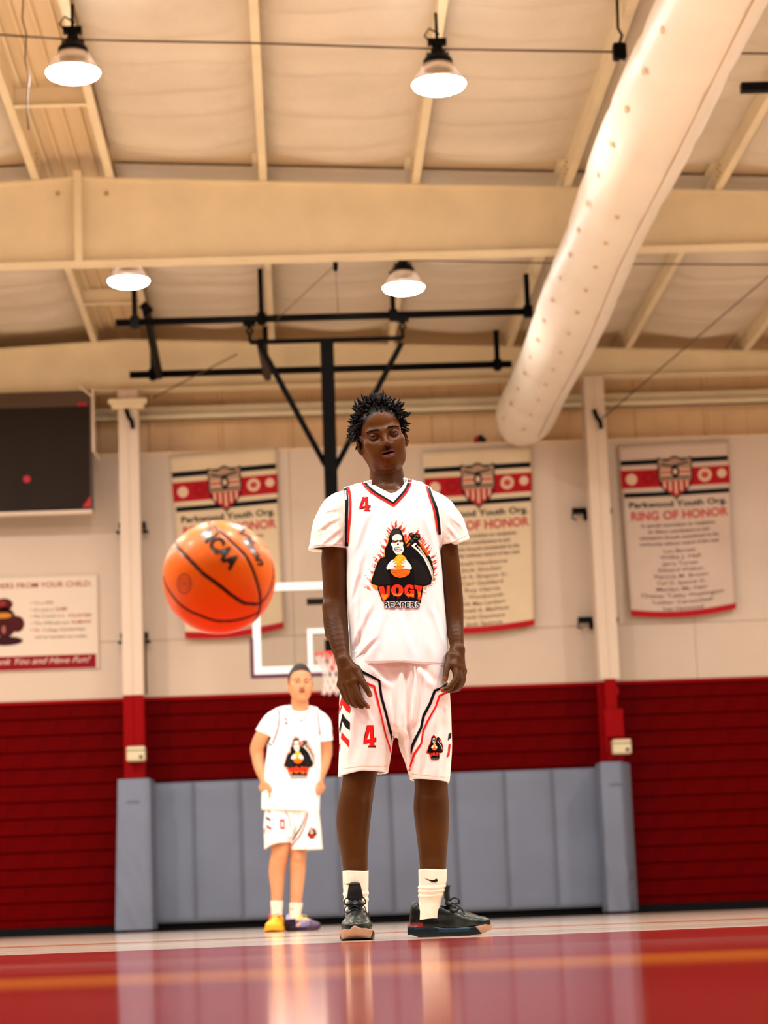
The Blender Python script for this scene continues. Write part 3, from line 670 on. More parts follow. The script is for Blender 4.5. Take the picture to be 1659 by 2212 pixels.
# ================================================================ BANNERS AND SIGN
M['cloth'] = mat('banner_cloth', (.72, .56, .36), .75, vary=(3, .04))
M['cloth2'] = mat('banner_cloth_pale', (.62, .47, .37), .75, vary=(3, .04))
M['print'] = mat('printed_ink', (1, 1, 1), .6, .15, vc=True)
INK = (.002, .002, .004); RED = (.42, .004, .01); CREAM = (.74, .5, .34); PINK = (.52, .07, .06); GREY = (.1, .06, .045); FADE = (.12, .055, .05)
def banner(corners, lab, cloth, names, sag=.05):
    """corners in the photograph: top-left, top-right, bottom-right, bottom-left"""
    Yb = 28.22; C = [at(px, py, Yb) for px, py in corners]
    def P(u, v, off=0.0):            # u 0..1 left to right, v 0..1 top to bottom
        a = C[0] * (1 - u) + C[1] * u; c = C[3] * (1 - u) + C[2] * u
        p = a * (1 - v) + c * v; p = p.copy()
        p[2] -= sag * math.sin(PI * u) * v ** 2
        p[1] = Yb + .02 + (-.03 * v - .012 * math.sin(u * 9 + v * 2.5) * v - .03 * (v ** 3)) - off
        return p
    n, k = 26, 34; b = MB()
    vs = [P(j / n, i / k) for i in range(k + 1) for j in range(n + 1)]
    fs = [(i * (n + 1) + j, (i + 1) * (n + 1) + j, (i + 1) * (n + 1) + j + 1, i * (n + 1) + j + 1) for i in range(k) for j in range(n)]
    b.add(vs, fs); o = b.build('wall_banner', cloth, smooth=True)
    sd = o.modifiers.new('thick', 'SOLIDIFY'); sd.thickness = .006; sd.offset = 1
    tag(o, lab, 'banner', 'cloth honour banners hung on the end wall')
    def stripe(u0, u1, v0, v1, col, off, bb, nu=24):
        vs = [P(u0 + (u1 - u0) * j / nu, v, off) for v in (v0, v1) for j in range(nu + 1)]
        bb.add(vs, [(j, j + nu + 1, j + nu + 2, j + 1) for j in range(nu)], col)
    def poly(pts, col, off, bb):
        for t in tri(pts):
            bb.add([P(*pts[i], off) for i in t], [(0, 1, 2)], col)
    asp = np.linalg.norm(C[1] - C[0]) / np.linalg.norm(C[3] - C[0])
    bb = MB()
    stripe(0.01, .99, .092, .122, INK, .008, bb); stripe(0.02, .99, .284, .312, INK, .008, bb)
    stripe(0.005, 1, .15, .257, RED, .008, bb)
    for cu, cv, ru, col in ((.1, .205, .052, CREAM), (.26, .2, .06, (.3, .003, .006)), (.77, .2, .062, CREAM), (.925, .195, .042, CREAM)):
        poly([(cu + ru * math.cos(t), cv + ru * asp * math.sin(t)) for t in np.linspace(0, 2 * PI, 20)[:-1]], col, .012, bb)
        if ru > .058: poly([(cu + ru * .55 * math.cos(t), cv + ru * .5 * asp * math.sin(t)) for t in np.linspace(0, 2 * PI, 16)[:-1]], PINK if col == CREAM else RED, .014, bb)
    bb.build('coloured_bands', M['print'], o)
    # shield
    bb = MB()
    S = [(-.5, -.47), (-.42, -.5), (-.34, -.45), (-.2, -.44), (-.1, -.5), (0, -.53), (.1, -.5), (.2, -.44), (.34, -.45), (.42, -.5), (.5, -.47), (.47, -.3), (.49, -.05), (.44, .18), (.3, .34), (.1, .46), (0, .54), (-.1, .46), (-.3, .34), (-.44, .18), (-.49, -.05), (-.47, -.3)]
    sc = lambda k_, pts: [(.5 + p_[0] * .33 * k_, .205 + p_[1] * .24 * k_) for p_ in pts]
    poly(sc(1.0, S), INK, .016, bb); poly(sc(.91, S), GREY if 0 else (.42, .26, .17), .018, bb)
    low = [(-.42, .08), (.42, .08), (.40, .17), (.27, .31), (.1, .41), (0, .47), (-.1, .41), (-.27, .31), (-.40, .17)]
    poly(sc(1, low), RED, .020, bb)
    for q in range(-2, 3):
        x0 = q * .155 + (.0); w_ = .033; yb_ = .40 - abs(q) * .07
        poly(sc(1, [(x0 - w_ + .0, .09), (x0 + w_, .09), (x0 + w_, yb_), (x0 - w_, yb_)]), CREAM, .022, bb)
    poly(sc(1, [(-.4, -.2), (.4, -.2), (.4, -.06), (-.4, -.06)]), CREAM, .020, bb); poly(sc(1, [(-.4, -.16), (.4, -.16), (.4, -.1), (-.4, -.1)]), PINK, .021, bb)
    poly(sc(1, [(.12 * math.cos(t), -.14 + .15 * math.sin(t)) for t in np.linspace(0, 2 * PI, 14)[:-1]]), INK, .023, bb)
    poly(sc(1, [(.06 * math.cos(t), -.14 + .07 * math.sin(t)) for t in np.linspace(0, 2 * PI, 14)[:-1]]), CREAM, .024, bb)
    poly(sc(1, [(-.4, .0), (.4, .0), (.4, .03), (-.4, .03)]), INK, .020, bb)
    poly(sc(1, [(-.38, -.36), (-.1, -.3), (.1, -.33), (.38, -.38), (.38, -.34), (.1, -.28), (-.1, -.26), (-.38, -.31)]), INK, .020, bb)
    bb.build('shield', M['print'], o)
    bb = MB()
    def line(s, u0, u1, vb, hgt, col, bold=.0, off=.009):
        v_, t_ = text2d(s, bold); wd_ = v_[:, 0].max(); bl = MB()
        vs = [P(u0 + (u1 - u0) * x / wd_, vb - y * hgt, off) for x, y in v_]
        bl.add(vs, [tuple(t) for t in t_], col); bl.build('lettering', M['print'], o)
    def ctr(s, w, vb, hgt, col, bold=.0): line(s, .5 - w / 2, .5 + w / 2, vb, hgt, col, bold)
    line('Parkwood Youth Org.', .06, .96, .372, .034, INK, .03)
    line('RING OF HONOR', .07, .97, .445, .05, PINK, .035)
    for s_, w_, vb in (('In special recognition to recipients', .68, .487), ('for lifelong contributions to and', .56, .523), ('volunteering through commitment to the', .74, .558), ('community without regard of the cost', .74, .593)): ctr(s_, w_, vb, .02, FADE, .02)
    for i, (s_, w_) in enumerate(names): ctr(s_, w_, .636 + i * .036, .021, FADE, .01)
    bb = MB(); nu = 24
    vs = []
    for v, dy in ((.965, 0), (1.0, 0)):
        for j in range(nu + 1):
            p_ = P(j / nu, v, .012); vs.append(p_)
    bb.add(vs, [(j, j + nu + 1, j + nu + 2, j + 1) for j in range(nu)], RED)
    bb.build('hem_bar', M['print'], o)
nm3 = [('Lou Barnett', .3), ('Willie J. Hall', .38), ('Jerry Turner', .34), ('Edward Walton', .42), ('Patricia M. Brown', .5), ('Carl D. Spencer Sr.', .46), ('Marilyn Mc Nair', .48), ('Chester Tubby Washington', .78), ('Luther Carmichael', .56), ('Ivan Hammond', .38)]
nm2 = [('Ronald Hawthorne', .5), ('Jack Sinclair', .4), ('Paul A. Simpson Sr.', .5), ('Carl Gaddard', .4), ('Roy Harris', .34), ('L. Wordsworth', .4), ('Rick Mac Lambert', .44), ('Donald A. Mathison', .5), ('Frank Dunmore', .42), ('Jack Spence', .36)]
banner([(365, 985), (597, 965), (613, 1358), (401, 1380)], 'cloth honour banner on the wall behind the flying basketball', M['cloth'], nm2)
banner([(911, 975), (1148, 962), (1154, 1352), (936, 1370)], 'cloth honour banner partly hidden behind the tall player\'s shoulder', M['cloth'], nm2, .04)
banner([(1335, 962), (1574, 950), (1589, 1316), (1362, 1332)], 'cloth honour banner right of the right column, fully in view', M['cloth2'], nm3, .06)

def sign():
    Yb = 28.26; A = at(210, 1242, Yb); B = at(208, 1440, Yb); x1 = A[0]; z0 = B[2] - .02; z1 = A[2]; x0 = x1 - 2.45
    M['sign'] = mat('sign_vinyl', (.72, .58, .45), .55)
    b = MB(); b.box(x0, x1, Yb - .004, Yb + .01, z0, z1); o = b.build('wall_sign', M['sign']); tag(o, 'cream sign with red headline about reminders from your child, at the left', 'sign')
    Yp = Yb - .006
    def put(bb, s, px0, py0, px1, hpx, col, bold=0, shear=0):
        v_, t_ = text2d(s, bold, shear); w_ = v_[:, 0].max(); P0 = at(px0, py0, Yp); P1 = at(px1, py0 - (px1 - px0) * .031, Yp); wm = P1[0] - P0[0]; hm = hpx / 173.0
        bl = MB(); bl.add([(P0[0] + x / w_ * wm, Yp, P0[2] + y * hm) for x, y in v_], [tuple(t) for t in t_], col); bl.build('lettering', M['print'], o)
    bb = MB(); R_ = (.32, .006, .012); D = (.06, .035, .03)
    put(bb, 'REMINDERS FROM YOUR CHILD:', -62, 1274, 197, 12, R_, .01)
    bb = MB()
    for s, x, y, w in (("• I'm a", 66, 1306, 28), ("• It's just a", 66, 1321, 48), ('• My Coach is a', 66, 1335, 73), ('• The Officials are', 66, 1350, 83), ('•', 66, 1364, 4), ('College Scholarships', 92, 1364, 92), ('will be handed out today.', 75, 1380, 114)): put(bb, s, x, y, x + w, 7, D, .0)
    for s, x, y, w in (('KID', 99, 1305, 16), ('GAME', 119, 1319, 26), ('VOLUNTEER', 146, 1333, 52), ('HUMANS', 155, 1347, 41), ('No', 74, 1364, 12)): put(bb, s, x, y, x + w, 7, R_, .01)
    bb = MB(); p0, p1 = at(0, 1416, Yp), at(208, 1412, Yp); q1 = at(208, 1442, Yp)
    bb.add([(x0, Yp, q1[2]), (q1[0], Yp, q1[2]), (q1[0], Yp, p1[2]), (x0, Yp, p1[2])], [(0, 1, 2, 3)], (.24, .002, .008)); o2 = bb.build('red_strip', M['print'], o)
    bb = MB(); Yp -= .003; put(bb, 'Thank You and Have Fun!', -28, 1437, 196, 13, (.8, .62, .48), .0, .45)
    # plain dark red figure patch at the sign's left
    bb = MB(); Yp = Yb - .006
    def blob(px, py, rx, ry, col, off=0):
        p = at(px, py, Yp); bb.add([(p[0] + rx / 173 * math.cos(t), Yp - off, p[2] + ry / 173 * math.sin(t)) for t in np.linspace(2 * PI, 0, 16)[:-1]], [tuple(range(15))], col)
    for q in ((8, 1306, 20, 14, (.07, .004, .004), 0), (10, 1345, 26, 34, (.05, .002, .003), 0), (36, 1348, 17, 18, (.06, .003, .004), .001), (12, 1385, 38, 10, (.03, .002, .004), .001), (6, 1330, 20, 6, (.6, .22, .02), .002), (4, 1304, 9, 7, (.25, .02, .02), .002), (8, 1360, 4, 9, (.4, .12, .08), .002)): blob(*q)
    bb.build('red_emblem', M['print'], o)
sign()
# ================================================================ SCULPTING ENGINE (signed distance grid -> surface)
def axis(lo, hi, coarse, fine=()):
    """grid coordinates from lo to hi with spacing coarse, finer inside the (a, b, step) ranges"""
    out = [lo]
    while out[-1] < hi:
        h = coarse
        for a, b_, st in fine:
            if a <= out[-1] < b_: h = min(h, st)
        out.append(out[-1] + h)
    return np.array(out)
class SDF:
    def __init__(s, xs, ys, zs):
        s.ax = (xs, ys, zs); s.D = np.full((len(xs), len(ys), len(zs)), .5, np.float32)
    def win(s, lo, hi):
        sl = []; g = []
        for k in range(3):
            a = s.ax[k]; i0 = max(0, np.searchsorted(a, lo[k]) - 1); i1 = min(len(a), np.searchsorted(a, hi[k]) + 1)
            sl.append(slice(i0, i1)); sh = [1, 1, 1]; sh[k] = -1; g.append(a[i0:i1].reshape(sh).astype(np.float32))
        return tuple(sl), g
    def put(s, d, sl, k, op):
        A = s.D[sl]
        if op == 'sub': d = -d
        if op == 'add':
            if k > 0:
                h = np.maximum(k - np.abs(A - d), 0) / k; s.D[sl] = np.minimum(A, d) - h * h * k * .25
            else: s.D[sl] = np.minimum(A, d)
        else:
            if k > 0:
                h = np.maximum(k - np.abs(A - d), 0) / k; s.D[sl] = np.maximum(A, d) + h * h * k * .25
            else: s.D[sl] = np.maximum(A, d)
    def cone(s, a, b, ra, rb, k=.01, op='add', sy=1.0):
        a = np.asarray(a, float); b = np.asarray(b, float); m = k + .012; r = max(ra, rb) * max(1, sy)
        sl, (X, Y, Z) = s.win(np.minimum(a, b) - r - m, np.maximum(a, b) + r + m)
        if 0 in s.D[sl].shape: return
        v = b - a; L = v @ v + 1e-12
        t = np.clip(((X - a[0]) * v[0] + (Y - a[1]) * v[1] + (Z - a[2]) * v[2]) / L, 0, 1)
        dx = X - a[0] - t * v[0]; dy = (Y - a[1] - t * v[1]) / sy; dz = Z - a[2] - t * v[2]
        s.put((np.sqrt(dx * dx + dy * dy + dz * dz) - (ra + (rb - ra) * t)).astype(np.float32), sl, k, op)
    def chain(s, pts, rs, k=.01, op='add', sy=1.0, seg=4):
        """tapered limb along a smooth curve through the joints"""
        pts = [np.array(p, float) for p in pts]
        Q = spline([tuple(p) + (r,) for p, r in zip(pts, rs)], seg) if len(pts) > 2 else [tuple(p) + (r,) for p, r in zip(pts, rs)]
        Q = np.array(Q); R = Q[:, 3].max() * max(1, sy); m = k + .012
        sl, (X, Y, Z) = s.win(Q[:, :3].min(0) - R - m, Q[:, :3].max(0) + R + m)
        if 0 in s.D[sl].shape: return
        best = None
        for i in range(len(Q) - 1):
            a, b = Q[i, :3], Q[i + 1, :3]; v = b - a; L = v @ v + 1e-12
            t = np.clip(((X - a[0]) * v[0] + (Y - a[1]) * v[1] + (Z - a[2]) * v[2]) / L, 0, 1)
            dx = X - a[0] - t * v[0]; dy = (Y - a[1] - t * v[1]) / sy; dz = Z - a[2] - t * v[2]
            d = np.sqrt(dx * dx + dy * dy + dz * dz) - (Q[i, 3] + (Q[i + 1, 3] - Q[i, 3]) * t)
            best = d if best is None else np.minimum(best, d)
        s.put(best.astype(np.float32), sl, k, op)
    def folds(s, lines, front=True, yc=None):
        """soft cloth folds: (A, B, width, height) with A, B points on the front; ridge with a valley beside it"""
        X, Y, Z = s.field(); tot = np.zeros((X.size, 1, Z.size), np.float32)
        for A, B, w, a in lines:
            vx, vz = B[0] - A[0], B[2] - A[2]; L = math.hypot(vx, vz); vx /= L; vz /= L
            dx = X - A[0]; dz = Z - A[2]; t = (dx * vx + dz * vz) / L; o = dx * -vz + dz * vx
            env = np.exp(-np.clip(np.abs(t - .5) - .3, 0, 9) ** 2 / .05)
            tot = tot + a * env * (np.exp(-(o / w) ** 2) - .8 * np.exp(-((o - 1.7 * w) / w) ** 2))
        m = np.clip((yc - Y) / .05, 0, 1)
        s.D = (s.D - tot * m).astype(np.float32)
    def shell(s, t, where):                    # hollow the inside, leaving cloth of thickness t where the mask holds
        s.D = np.where(where, np.maximum(s.D, -(s.D + t)), s.D).astype(np.float32)
    def ell(s, c, r, R=None, k=.01, op='add'):
        c = np.asarray(c, float); r = np.asarray(r, float); m = k + .012; q = max(r)
        sl, (X, Y, Z) = s.win(c - q - m, c + q + m)
        if 0 in s.D[sl].shape: return
        X = X - c[0]; Y = Y - c[1]; Z = Z - c[2]
        if R is not None:
            X, Y, Z = (X * R[0, i] + Y * R[1, i] + Z * R[2, i] for i in range(3))
        k0 = np.sqrt((X / r[0]) ** 2 + (Y / r[1]) ** 2 + (Z / r[2]) ** 2)
        k1 = np.sqrt((X / r[0] ** 2) ** 2 + (Y / r[1] ** 2) ** 2 + (Z / r[2] ** 2) ** 2) + 1e-9
        s.put((k0 * (k0 - 1) / k1).astype(np.float32), sl, k, op)
    def stack(s, rows, p=2.3, k=.01, op='add', off=0.0, caps=True):
        """rows: (z, cx, cy, a, b) from low to high; superelliptic sections"""
        rows = sorted(rows); rw = np.array(rows, float); m = k + .012; A = rw[:, 3].max() + abs(off); B = rw[:, 4].max() + abs(off)
        lo = np.array([(rw[:, 1] - rw[:, 3]).min() - off - m, (rw[:, 2] - rw[:, 4]).min() - off - m, rw[0, 0] - m])
        hi = np.array([(rw[:, 1] + rw[:, 3]).max() + off + m, (rw[:, 2] + rw[:, 4]).max() + off + m, rw[-1, 0] + m])
        sl, (X, Y, Z) = s.win(lo, hi)
        if 0 in s.D[sl].shape: return
        z = Z.ravel()
        cx, cy, a, b = (smooth_interp(z, rw[:, 0], rw[:, i]).reshape(1, 1, -1) for i in (1, 2, 3, 4))
        a = a + off; b = b + off
        x = np.abs(X - cx) + 1e-6; y = np.abs(Y - cy) + 1e-6
        f = ((x / a) ** p + (y / b) ** p) ** (1 / p)
        g = np.maximum(f, 1e-3) ** (1 - p) * np.sqrt(((x / a) ** (p - 1) / a) ** 2 + ((y / b) ** (p - 1) / b) ** 2) + 1e-6
        d = np.clip((f - 1) / g, -.2, .2)
        if caps: d = np.maximum(d, np.maximum(rw[0, 0] - Z, Z - rw[-1, 0]))
        s.put(d.astype(np.float32), sl, k, op)
    def field(s):                              # broadcastable coordinates of the whole grid
        return [a.reshape([-1 if i == k else 1 for i in range(3)]).astype(np.float32) for k, a in enumerate(s.ax)]
    def cut(s, d, k=0):                        # keep only where d < 0
        s.put(np.broadcast_to(d, s.D.shape).astype(np.float32), (slice(None),) * 3, k, 'keep')
    def mesh(s):
        D = s.D; xs, ys, zs = s.ax
        S = D < 0
        c = np.zeros(tuple(n - 1 for n in D.shape), np.uint8)
        for i in (0, 1):
            for j in (0, 1):
                for l in (0, 1): c += S[i:S.shape[0] - 1 + i, j:S.shape[1] - 1 + j, l:S.shape[2] - 1 + l]
        act = (c > 0) & (c < 8); del c
        I, J_, K = np.nonzero(act); n = len(I)
        idx = np.full(act.shape, -1, np.int32); idx[I, J_, K] = np.arange(n)
        P = np.zeros((n, 3)); cnt = np.zeros(n)
        corner = {}
        for i in (0, 1):
            for j in (0, 1):
                for l in (0, 1): corner[i, j, l] = D[I + i, J_ + j, K + l].astype(np.float64)
        ax = (xs, ys, zs); B = (I, J_, K)
        for e in range(3):
            for p in (0, 1):
                for q in (0, 1):
                    o = [0, 0, 0]; oth = [t for t in range(3) if t != e]; o[oth[0]] = p; o[oth[1]] = q
                    a = tuple(o); o2 = list(o); o2[e] = 1; b_ = tuple(o2)
                    da, db = corner[a], corner[b_]; m = (da < 0) != (db < 0)
                    t = np.where(m, da / (da - db + 1e-30), 0)
                    pos = np.zeros((n, 3))
                    for t_ in range(3):
                        if t_ == e:
                            x0 = ax[e][B[e]]; x1 = ax[e][B[e] + 1]; pos[:, e] = x0 + (x1 - x0) * t
                        else: pos[:, t_] = ax[t_][B[t_] + o[t_]]
                    P += pos * m[:, None]; cnt += m
        P /= cnt[:, None]
        F = []
        for e in range(3):
            sa = [slice(None)] * 3; sb = [slice(None)] * 3; sa[e] = slice(0, -1); sb[e] = slice(1, None)
            a = S[tuple(sa)]; b_ = S[tuple(sb)]; ch = a != b_
            o1, o2 = [t for t in range(3) if t != e]
            Q = np.array(np.nonzero(ch)); ok = (Q[o1] > 0) & (Q[o2] > 0) & (Q[o1] < D.shape[o1] - 1) & (Q[o2] < D.shape[o2] - 1); Q = Q[:, ok]
            ins = a[Q[0], Q[1], Q[2]]
            def at_(d1, d2):
                R = [Q[0], Q[1], Q[2]]; R[o1] = R[o1] - d1; R[o2] = R[o2] - d2; return idx[R[0], R[1], R[2]]
            f = np.stack([at_(1, 1), at_(0, 1), at_(0, 0), at_(1, 0)], 1)
            flip = ins if e in (0, 2) else ~ins
            f[~flip] = f[~flip][:, ::-1]
            F.append(f)
        F = np.concatenate(F)
        return P, F
def smooth_interp(x, xp, fp):
    """monotone-ish cubic (Catmull-Rom) through the rows"""
    xp = np.asarray(xp, float); fp = np.asarray(fp, float); n = len(xp)
    m = np.zeros(n)
    for i in range(n):
        if 0 < i < n - 1:
            d0 = (fp[i] - fp[i - 1]) / (xp[i] - xp[i - 1]); d1 = (fp[i + 1] - fp[i]) / (xp[i + 1] - xp[i])
            m[i] = 0 if d0 * d1 <= 0 else 2 * d0 * d1 / (d0 + d1)
    x = np.clip(x, xp[0], xp[-1]); i = np.clip(np.searchsorted(xp, x) - 1, 0, n - 2)
    h = xp[i + 1] - xp[i]; t = (x - xp[i]) / h
    return fp[i] * (2 * t ** 3 - 3 * t ** 2 + 1) + m[i] * h * (t ** 3 - 2 * t ** 2 + t) + fp[i + 1] * (3 * t ** 2 - 2 * t ** 3) + m[i + 1] * h * (t ** 3 - t ** 2)
def relax(P, F, it=2, lam=.5):
    n = len(P); E = np.concatenate([F[:, [0, 1]], F[:, [1, 2]], F[:, [2, 3]], F[:, [3, 0]]]); E = np.concatenate([E, E[:, ::-1]])
    deg = np.bincount(E[:, 0], minlength=n).astype(float)
    for _ in range(it):
        for l in (lam, -lam * 1.04):
            S = np.stack([np.bincount(E[:, 0], weights=P[E[:, 1], k], minlength=n) for k in range(3)], 1) / deg[:, None]
            P = P + l * (S - P)
    return P
def mesh_obj(name, P, F, m, parent=None, colf=None, smooth=True):
    me = bpy.data.meshes.new(name); n = len(P); q = F.shape[1]
    me.vertices.add(n); me.vertices.foreach_set('co', P.astype(np.float32).ravel())
    me.loops.add(F.size); me.loops.foreach_set('vertex_index', F.astype(np.int32).ravel())
    me.polygons.add(len(F)); me.polygons.foreach_set('loop_start', np.arange(0, F.size, q, dtype=np.int32))
    me.update(calc_edges=True); me.validate()
    if colf is not None:
        c = np.ones((n, 4), np.float32); c[:, :3] = colf(P)
        a = me.color_attributes.new('Col', 'FLOAT_COLOR', 'POINT'); a.data.foreach_set('color', c.ravel())
    if smooth: me.shade_smooth()
    return link(name, me, parent, m)
_nr = np.random.RandomState(3)
def waves(n, fmin, fmax, seed, aniso=(1, 1, 1)):
    r = np.random.RandomState(seed); K = r.randn(n, 3) * np.array(aniso); K /= np.linalg.norm(K, axis=1)[:, None]; K *= r.uniform(fmin, fmax, n)[:, None]
    ph = r.uniform(0, 2 * PI, n)
    def f(X, Y, Z):
        o = 0
        for k, p in zip(K, ph): o = o + np.sin(X * k[0] + Y * k[1] + Z * k[2] + p)
        return o / math.sqrt(n)
    return f
# ---------------------------------------------------------------- flat prints laid on cloth
def bvh_of(o):
    me = o.data; n = len(me.vertices); co = np.empty(n * 3, np.float32); me.vertices.foreach_get('co', co); co = co.reshape(-1, 3)
    return BVHTree.FromPolygons([tuple(map(float, v)) for v in co], [tuple(p.vertices) for p in me.polygons])
class Print:
    """thin print on a surface: outlines are given where the photograph shows them and laid on the cloth"""
    def __init__(s, bvh, cell=7.0): s.bvh = bvh; s.b = MB(); s.cell = cell
    def tris(s, V, T, col, lift):
        V = [tuple(v[:2]) for v in V]
        bm = bmesh.new(); vs = [bm.verts.new((x, y, 0)) for x, y in V]
        for t in T:
            try: bm.faces.new([vs[i] for i in t])
            except ValueError: pass
        xs = [v[0] for v in V]; ys = [v[1] for v in V]
        def cuts(lo, hi, nrm):
            k = math.floor(lo / s.cell) + 1
            while k * s.cell < hi:
                g = bm.verts[:] + bm.edges[:] + bm.faces[:]
                bmesh.ops.bisect_plane(bm, geom=g, plane_co=(k * s.cell,) * 3, plane_no=nrm, dist=1e-5); k += 1
        cuts(min(xs), max(xs), (1, 0, 0)); cuts(min(ys), max(ys), (0, 1, 0))
        bm.verts.index_update(); out = []; ok = []
        for v in bm.verts:
            c = np.array([v.co.x - 829.5, -(v.co.y - 1106.0), -FPX]); w = MW.T @ c; w /= np.linalg.norm(w)
            h = s.bvh.ray_cast(Vector(CAMP.tolist()), Vector(w.tolist()))
            if h[0] is None: ok.append(False); out.append((0, 0, 0)); continue
            nn = h[1] if h[1].dot(Vector(w.tolist())) < 0 else -h[1]
            p = h[0] + nn * lift * .5 - Vector(w.tolist()) * lift * .7; out.append(tuple(p)); ok.append(True)
        remap = {}; vs2 = []; fs = []
        for f in bm.faces:
            if not all(ok[v.index] for v in f.verts): continue
            yy = [out[v.index][1] for v in f.verts]
            if max(yy) - min(yy) > .11: continue
            ids = []
            for v in f.verts:
                if v.index not in remap: remap[v.index] = len(vs2); vs2.append(out[v.index])
                ids.append(remap[v.index])
            fs.append(tuple(ids))
        s.b.add(vs2, fs, col); bm.free()
    def poly(s, pts, col, lift=.0012): s.tris(pts, tri(pts), col, lift)
    def band(s, line, w, col, lift=.0012):
        """ribbon of width w (a number or one per point) along a polyline"""
        n = len(line); ws = w if hasattr(w, '__len__') else [w] * n; L = []; R_ = []
        for i in range(n):
            a = line[max(i - 1, 0)]; c = line[min(i + 1, n - 1)]; dx, dy = c[0] - a[0], c[1] - a[1]; q = math.hypot(dx, dy) or 1
            L.append((line[i][0] - dy / q * ws[i] / 2, line[i][1] + dx / q * ws[i] / 2)); R_.append((line[i][0] + dy / q * ws[i] / 2, line[i][1] - dx / q * ws[i] / 2))
        s.tris(L + R_, [(i, i + 1, n + i + 1, n + i) for i in range(n - 1)], col, lift)
    def text(s, t, x0, y0, w, h, col, lift=.0012, bold=0., ang=0., shear=0.):
        v, tr = text2d(t, bold, shear); W_ = v[:, 0].max(); ca, sa = math.cos(ang), math.sin(ang)
        s.tris([(x0 + x / W_ * w * ca - y * h * sa, y0 - x / W_ * w * sa - y * h * ca) for x, y in v], tr, col, lift)
    def build(s, name, parent, m=None): return s.b.build(name, m or M['ink'], parent)
def spline(pts, n=6):
    P = [np.array(p, float) for p in pts]; out = []
    for i in range(len(P) - 1):
        p0, p1, p2, p3 = P[max(i - 1, 0)], P[i], P[i + 1], P[min(i + 2, len(P) - 1)]
        for k in range(n):
            t = k / n; out.append(tuple(.5 * (2 * p1 + (p2 - p0) * t + (2 * p0 - 5 * p1 + 4 * p2 - p3) * t * t + (3 * p1 - p0 - 3 * p2 + p3) * t ** 3)))
    out.append(tuple(P[-1])); return out

def rot(pitch, yaw, roll):
    """head frame: x to the picture's right, y away from the viewer, z up; columns are the local axes in the world"""
    cp, sp = math.cos(pitch), math.sin(pitch); cy, sy = math.cos(yaw), math.sin(yaw); cr, sr = math.cos(roll), math.sin(roll)
    Rp = np.array([[1, 0, 0], [0, cp, -sp], [0, sp, cp]]); Ry = np.array([[cy, -sy, 0], [sy, cy, 0], [0, 0, 1]]); Rr = np.array([[cr, 0, sr], [0, 1, 0], [-sr, 0, cr]])
    return Rr @ Ry @ Rp

# ---------------------------------------------------------------- a head
def sculpt_head(S, O, R, q):
    """S: the grid; O: point midway between the eyes' height at the ears; R: frame; q: dict of proportions"""
    s = q.get('s', 1.0); k = s
    W3 = lambda x, y, z: O + R @ (np.array([x, y, z]) * s)
    def E(x, y, z, r, kk, op='add', Rl=None): S.ell(W3(x, y, z), np.array(r) * s, R if Rl is None else R @ Rl, kk * s, op)
    def Cn(a, b, ra, rb, kk, op='add'): S.cone(W3(*a), W3(*b), ra * s, rb * s, kk * s, op)
    E(0, .016, .034, (.0745, .094, .083), .01)
    E(0, -.022, .045, (.0655, .058, .058), .02)
    E(0, -.012, -.03, (.068, .075, .072), .03)
    E(0, -.030, -.070, (.049, .052, .045), .03)
    for sx in (-1, 1):
        Cn((sx * .060, .004, -.045), (sx * .040, -.040, -.094), .014, .015, .03)       # jaw
        E(sx * .047, -.056, -.024, (.022, .020, .018), .03)                            # cheekbone
        E(sx * .036, -.060, -.058, (.02, .02, .024), .03)
    Cn((-.012, -.066, -.106), (.012, -.066, -.106), .0165, .0165, .02)                   # chin
    E(0, -.064, -.066, (.030, .024, .026), .02)                                          # muzzle
    Cn((-.052, -.065, .019), (-.012, -.081, .014), .009, .009, .016)
    Cn((.052, -.065, .019), (.012, -.081, .014), .009, .009, .016)
    for sx in (-1, 1): E(sx * q['eye'], -.088, -.003, (.019, .017, .0125), .014, 'sub')
    # nose
    Cn((0, -.080, .012), (0, -.100, -.026), .0075, .0095, .012)
    E(0, -.1025, -.0335, (.0125, .012, .0105), .006)
    for sx in (-1, 1):
        E(sx * q.get('nw', .0145) * .88, -.0905, -.0365, (.0095, .0120, .0085), .009)
        E(sx * .0072, -.101, -.0435, (.0042, .0065, .0045), .002, 'sub')
    # eyelids with an opening
    for sx in (-1, 1):
        c = (sx * q['eye'], -.0700, 0)
        E(*c, (.0158, .0150, .0142), .004)
        lid = q['lid']
        a = sx * .10; Rl = np.array([[math.cos(a), 0, -math.sin(a)], [0, 1, 0], [math.sin(a), 0, math.cos(a)]])
        E(sx * q['eye'], -.088, lid[2], (lid[0], .020, lid[1]), .0008, 'sub', Rl)
        E(*c, (.0112, .0112, .0112), .0)                                                 # keeps a body behind the eyeball
    # lips
    mz = q.get('mz', -.066); mo = q.get('mo', .0)
    for sx in (-1, 1): E(sx * .009, -.0865, mz + .0065 + mo * .5, (.0125, .0085, .0052), .004)
    Cn((-.021, -.079, mz), (.021, -.079, mz), .004, .004, .006)
    E(0, -.0865, mz - .0062 - mo * .5, (.0175, .0095, .0066 * q.get('lip', 1)), .004)
    E(0, -.092, mz, (.0205, .018, .0012 + mo), .0015, 'sub')
    E(0, -.0905, mz + .018, (.0035, .004, .008), .004, 'sub')
    # ears
    for sx in (-1, 1):
        a = sx * .55; Rl = np.array([[math.cos(a), -math.sin(a), 0], [math.sin(a), math.cos(a), 0], [0, 0, 1.0]])
        E(sx * .0835, .006, -.018, (.0070, .0180, .0270), .004, 'add', Rl)
        E(sx * .0795, .0, -.040, (.0065, .0100, .0110), .005, 'add', Rl)
        E(sx * .0905, -.004, -.014, (.0050, .0110, .0170), .002, 'sub', Rl)
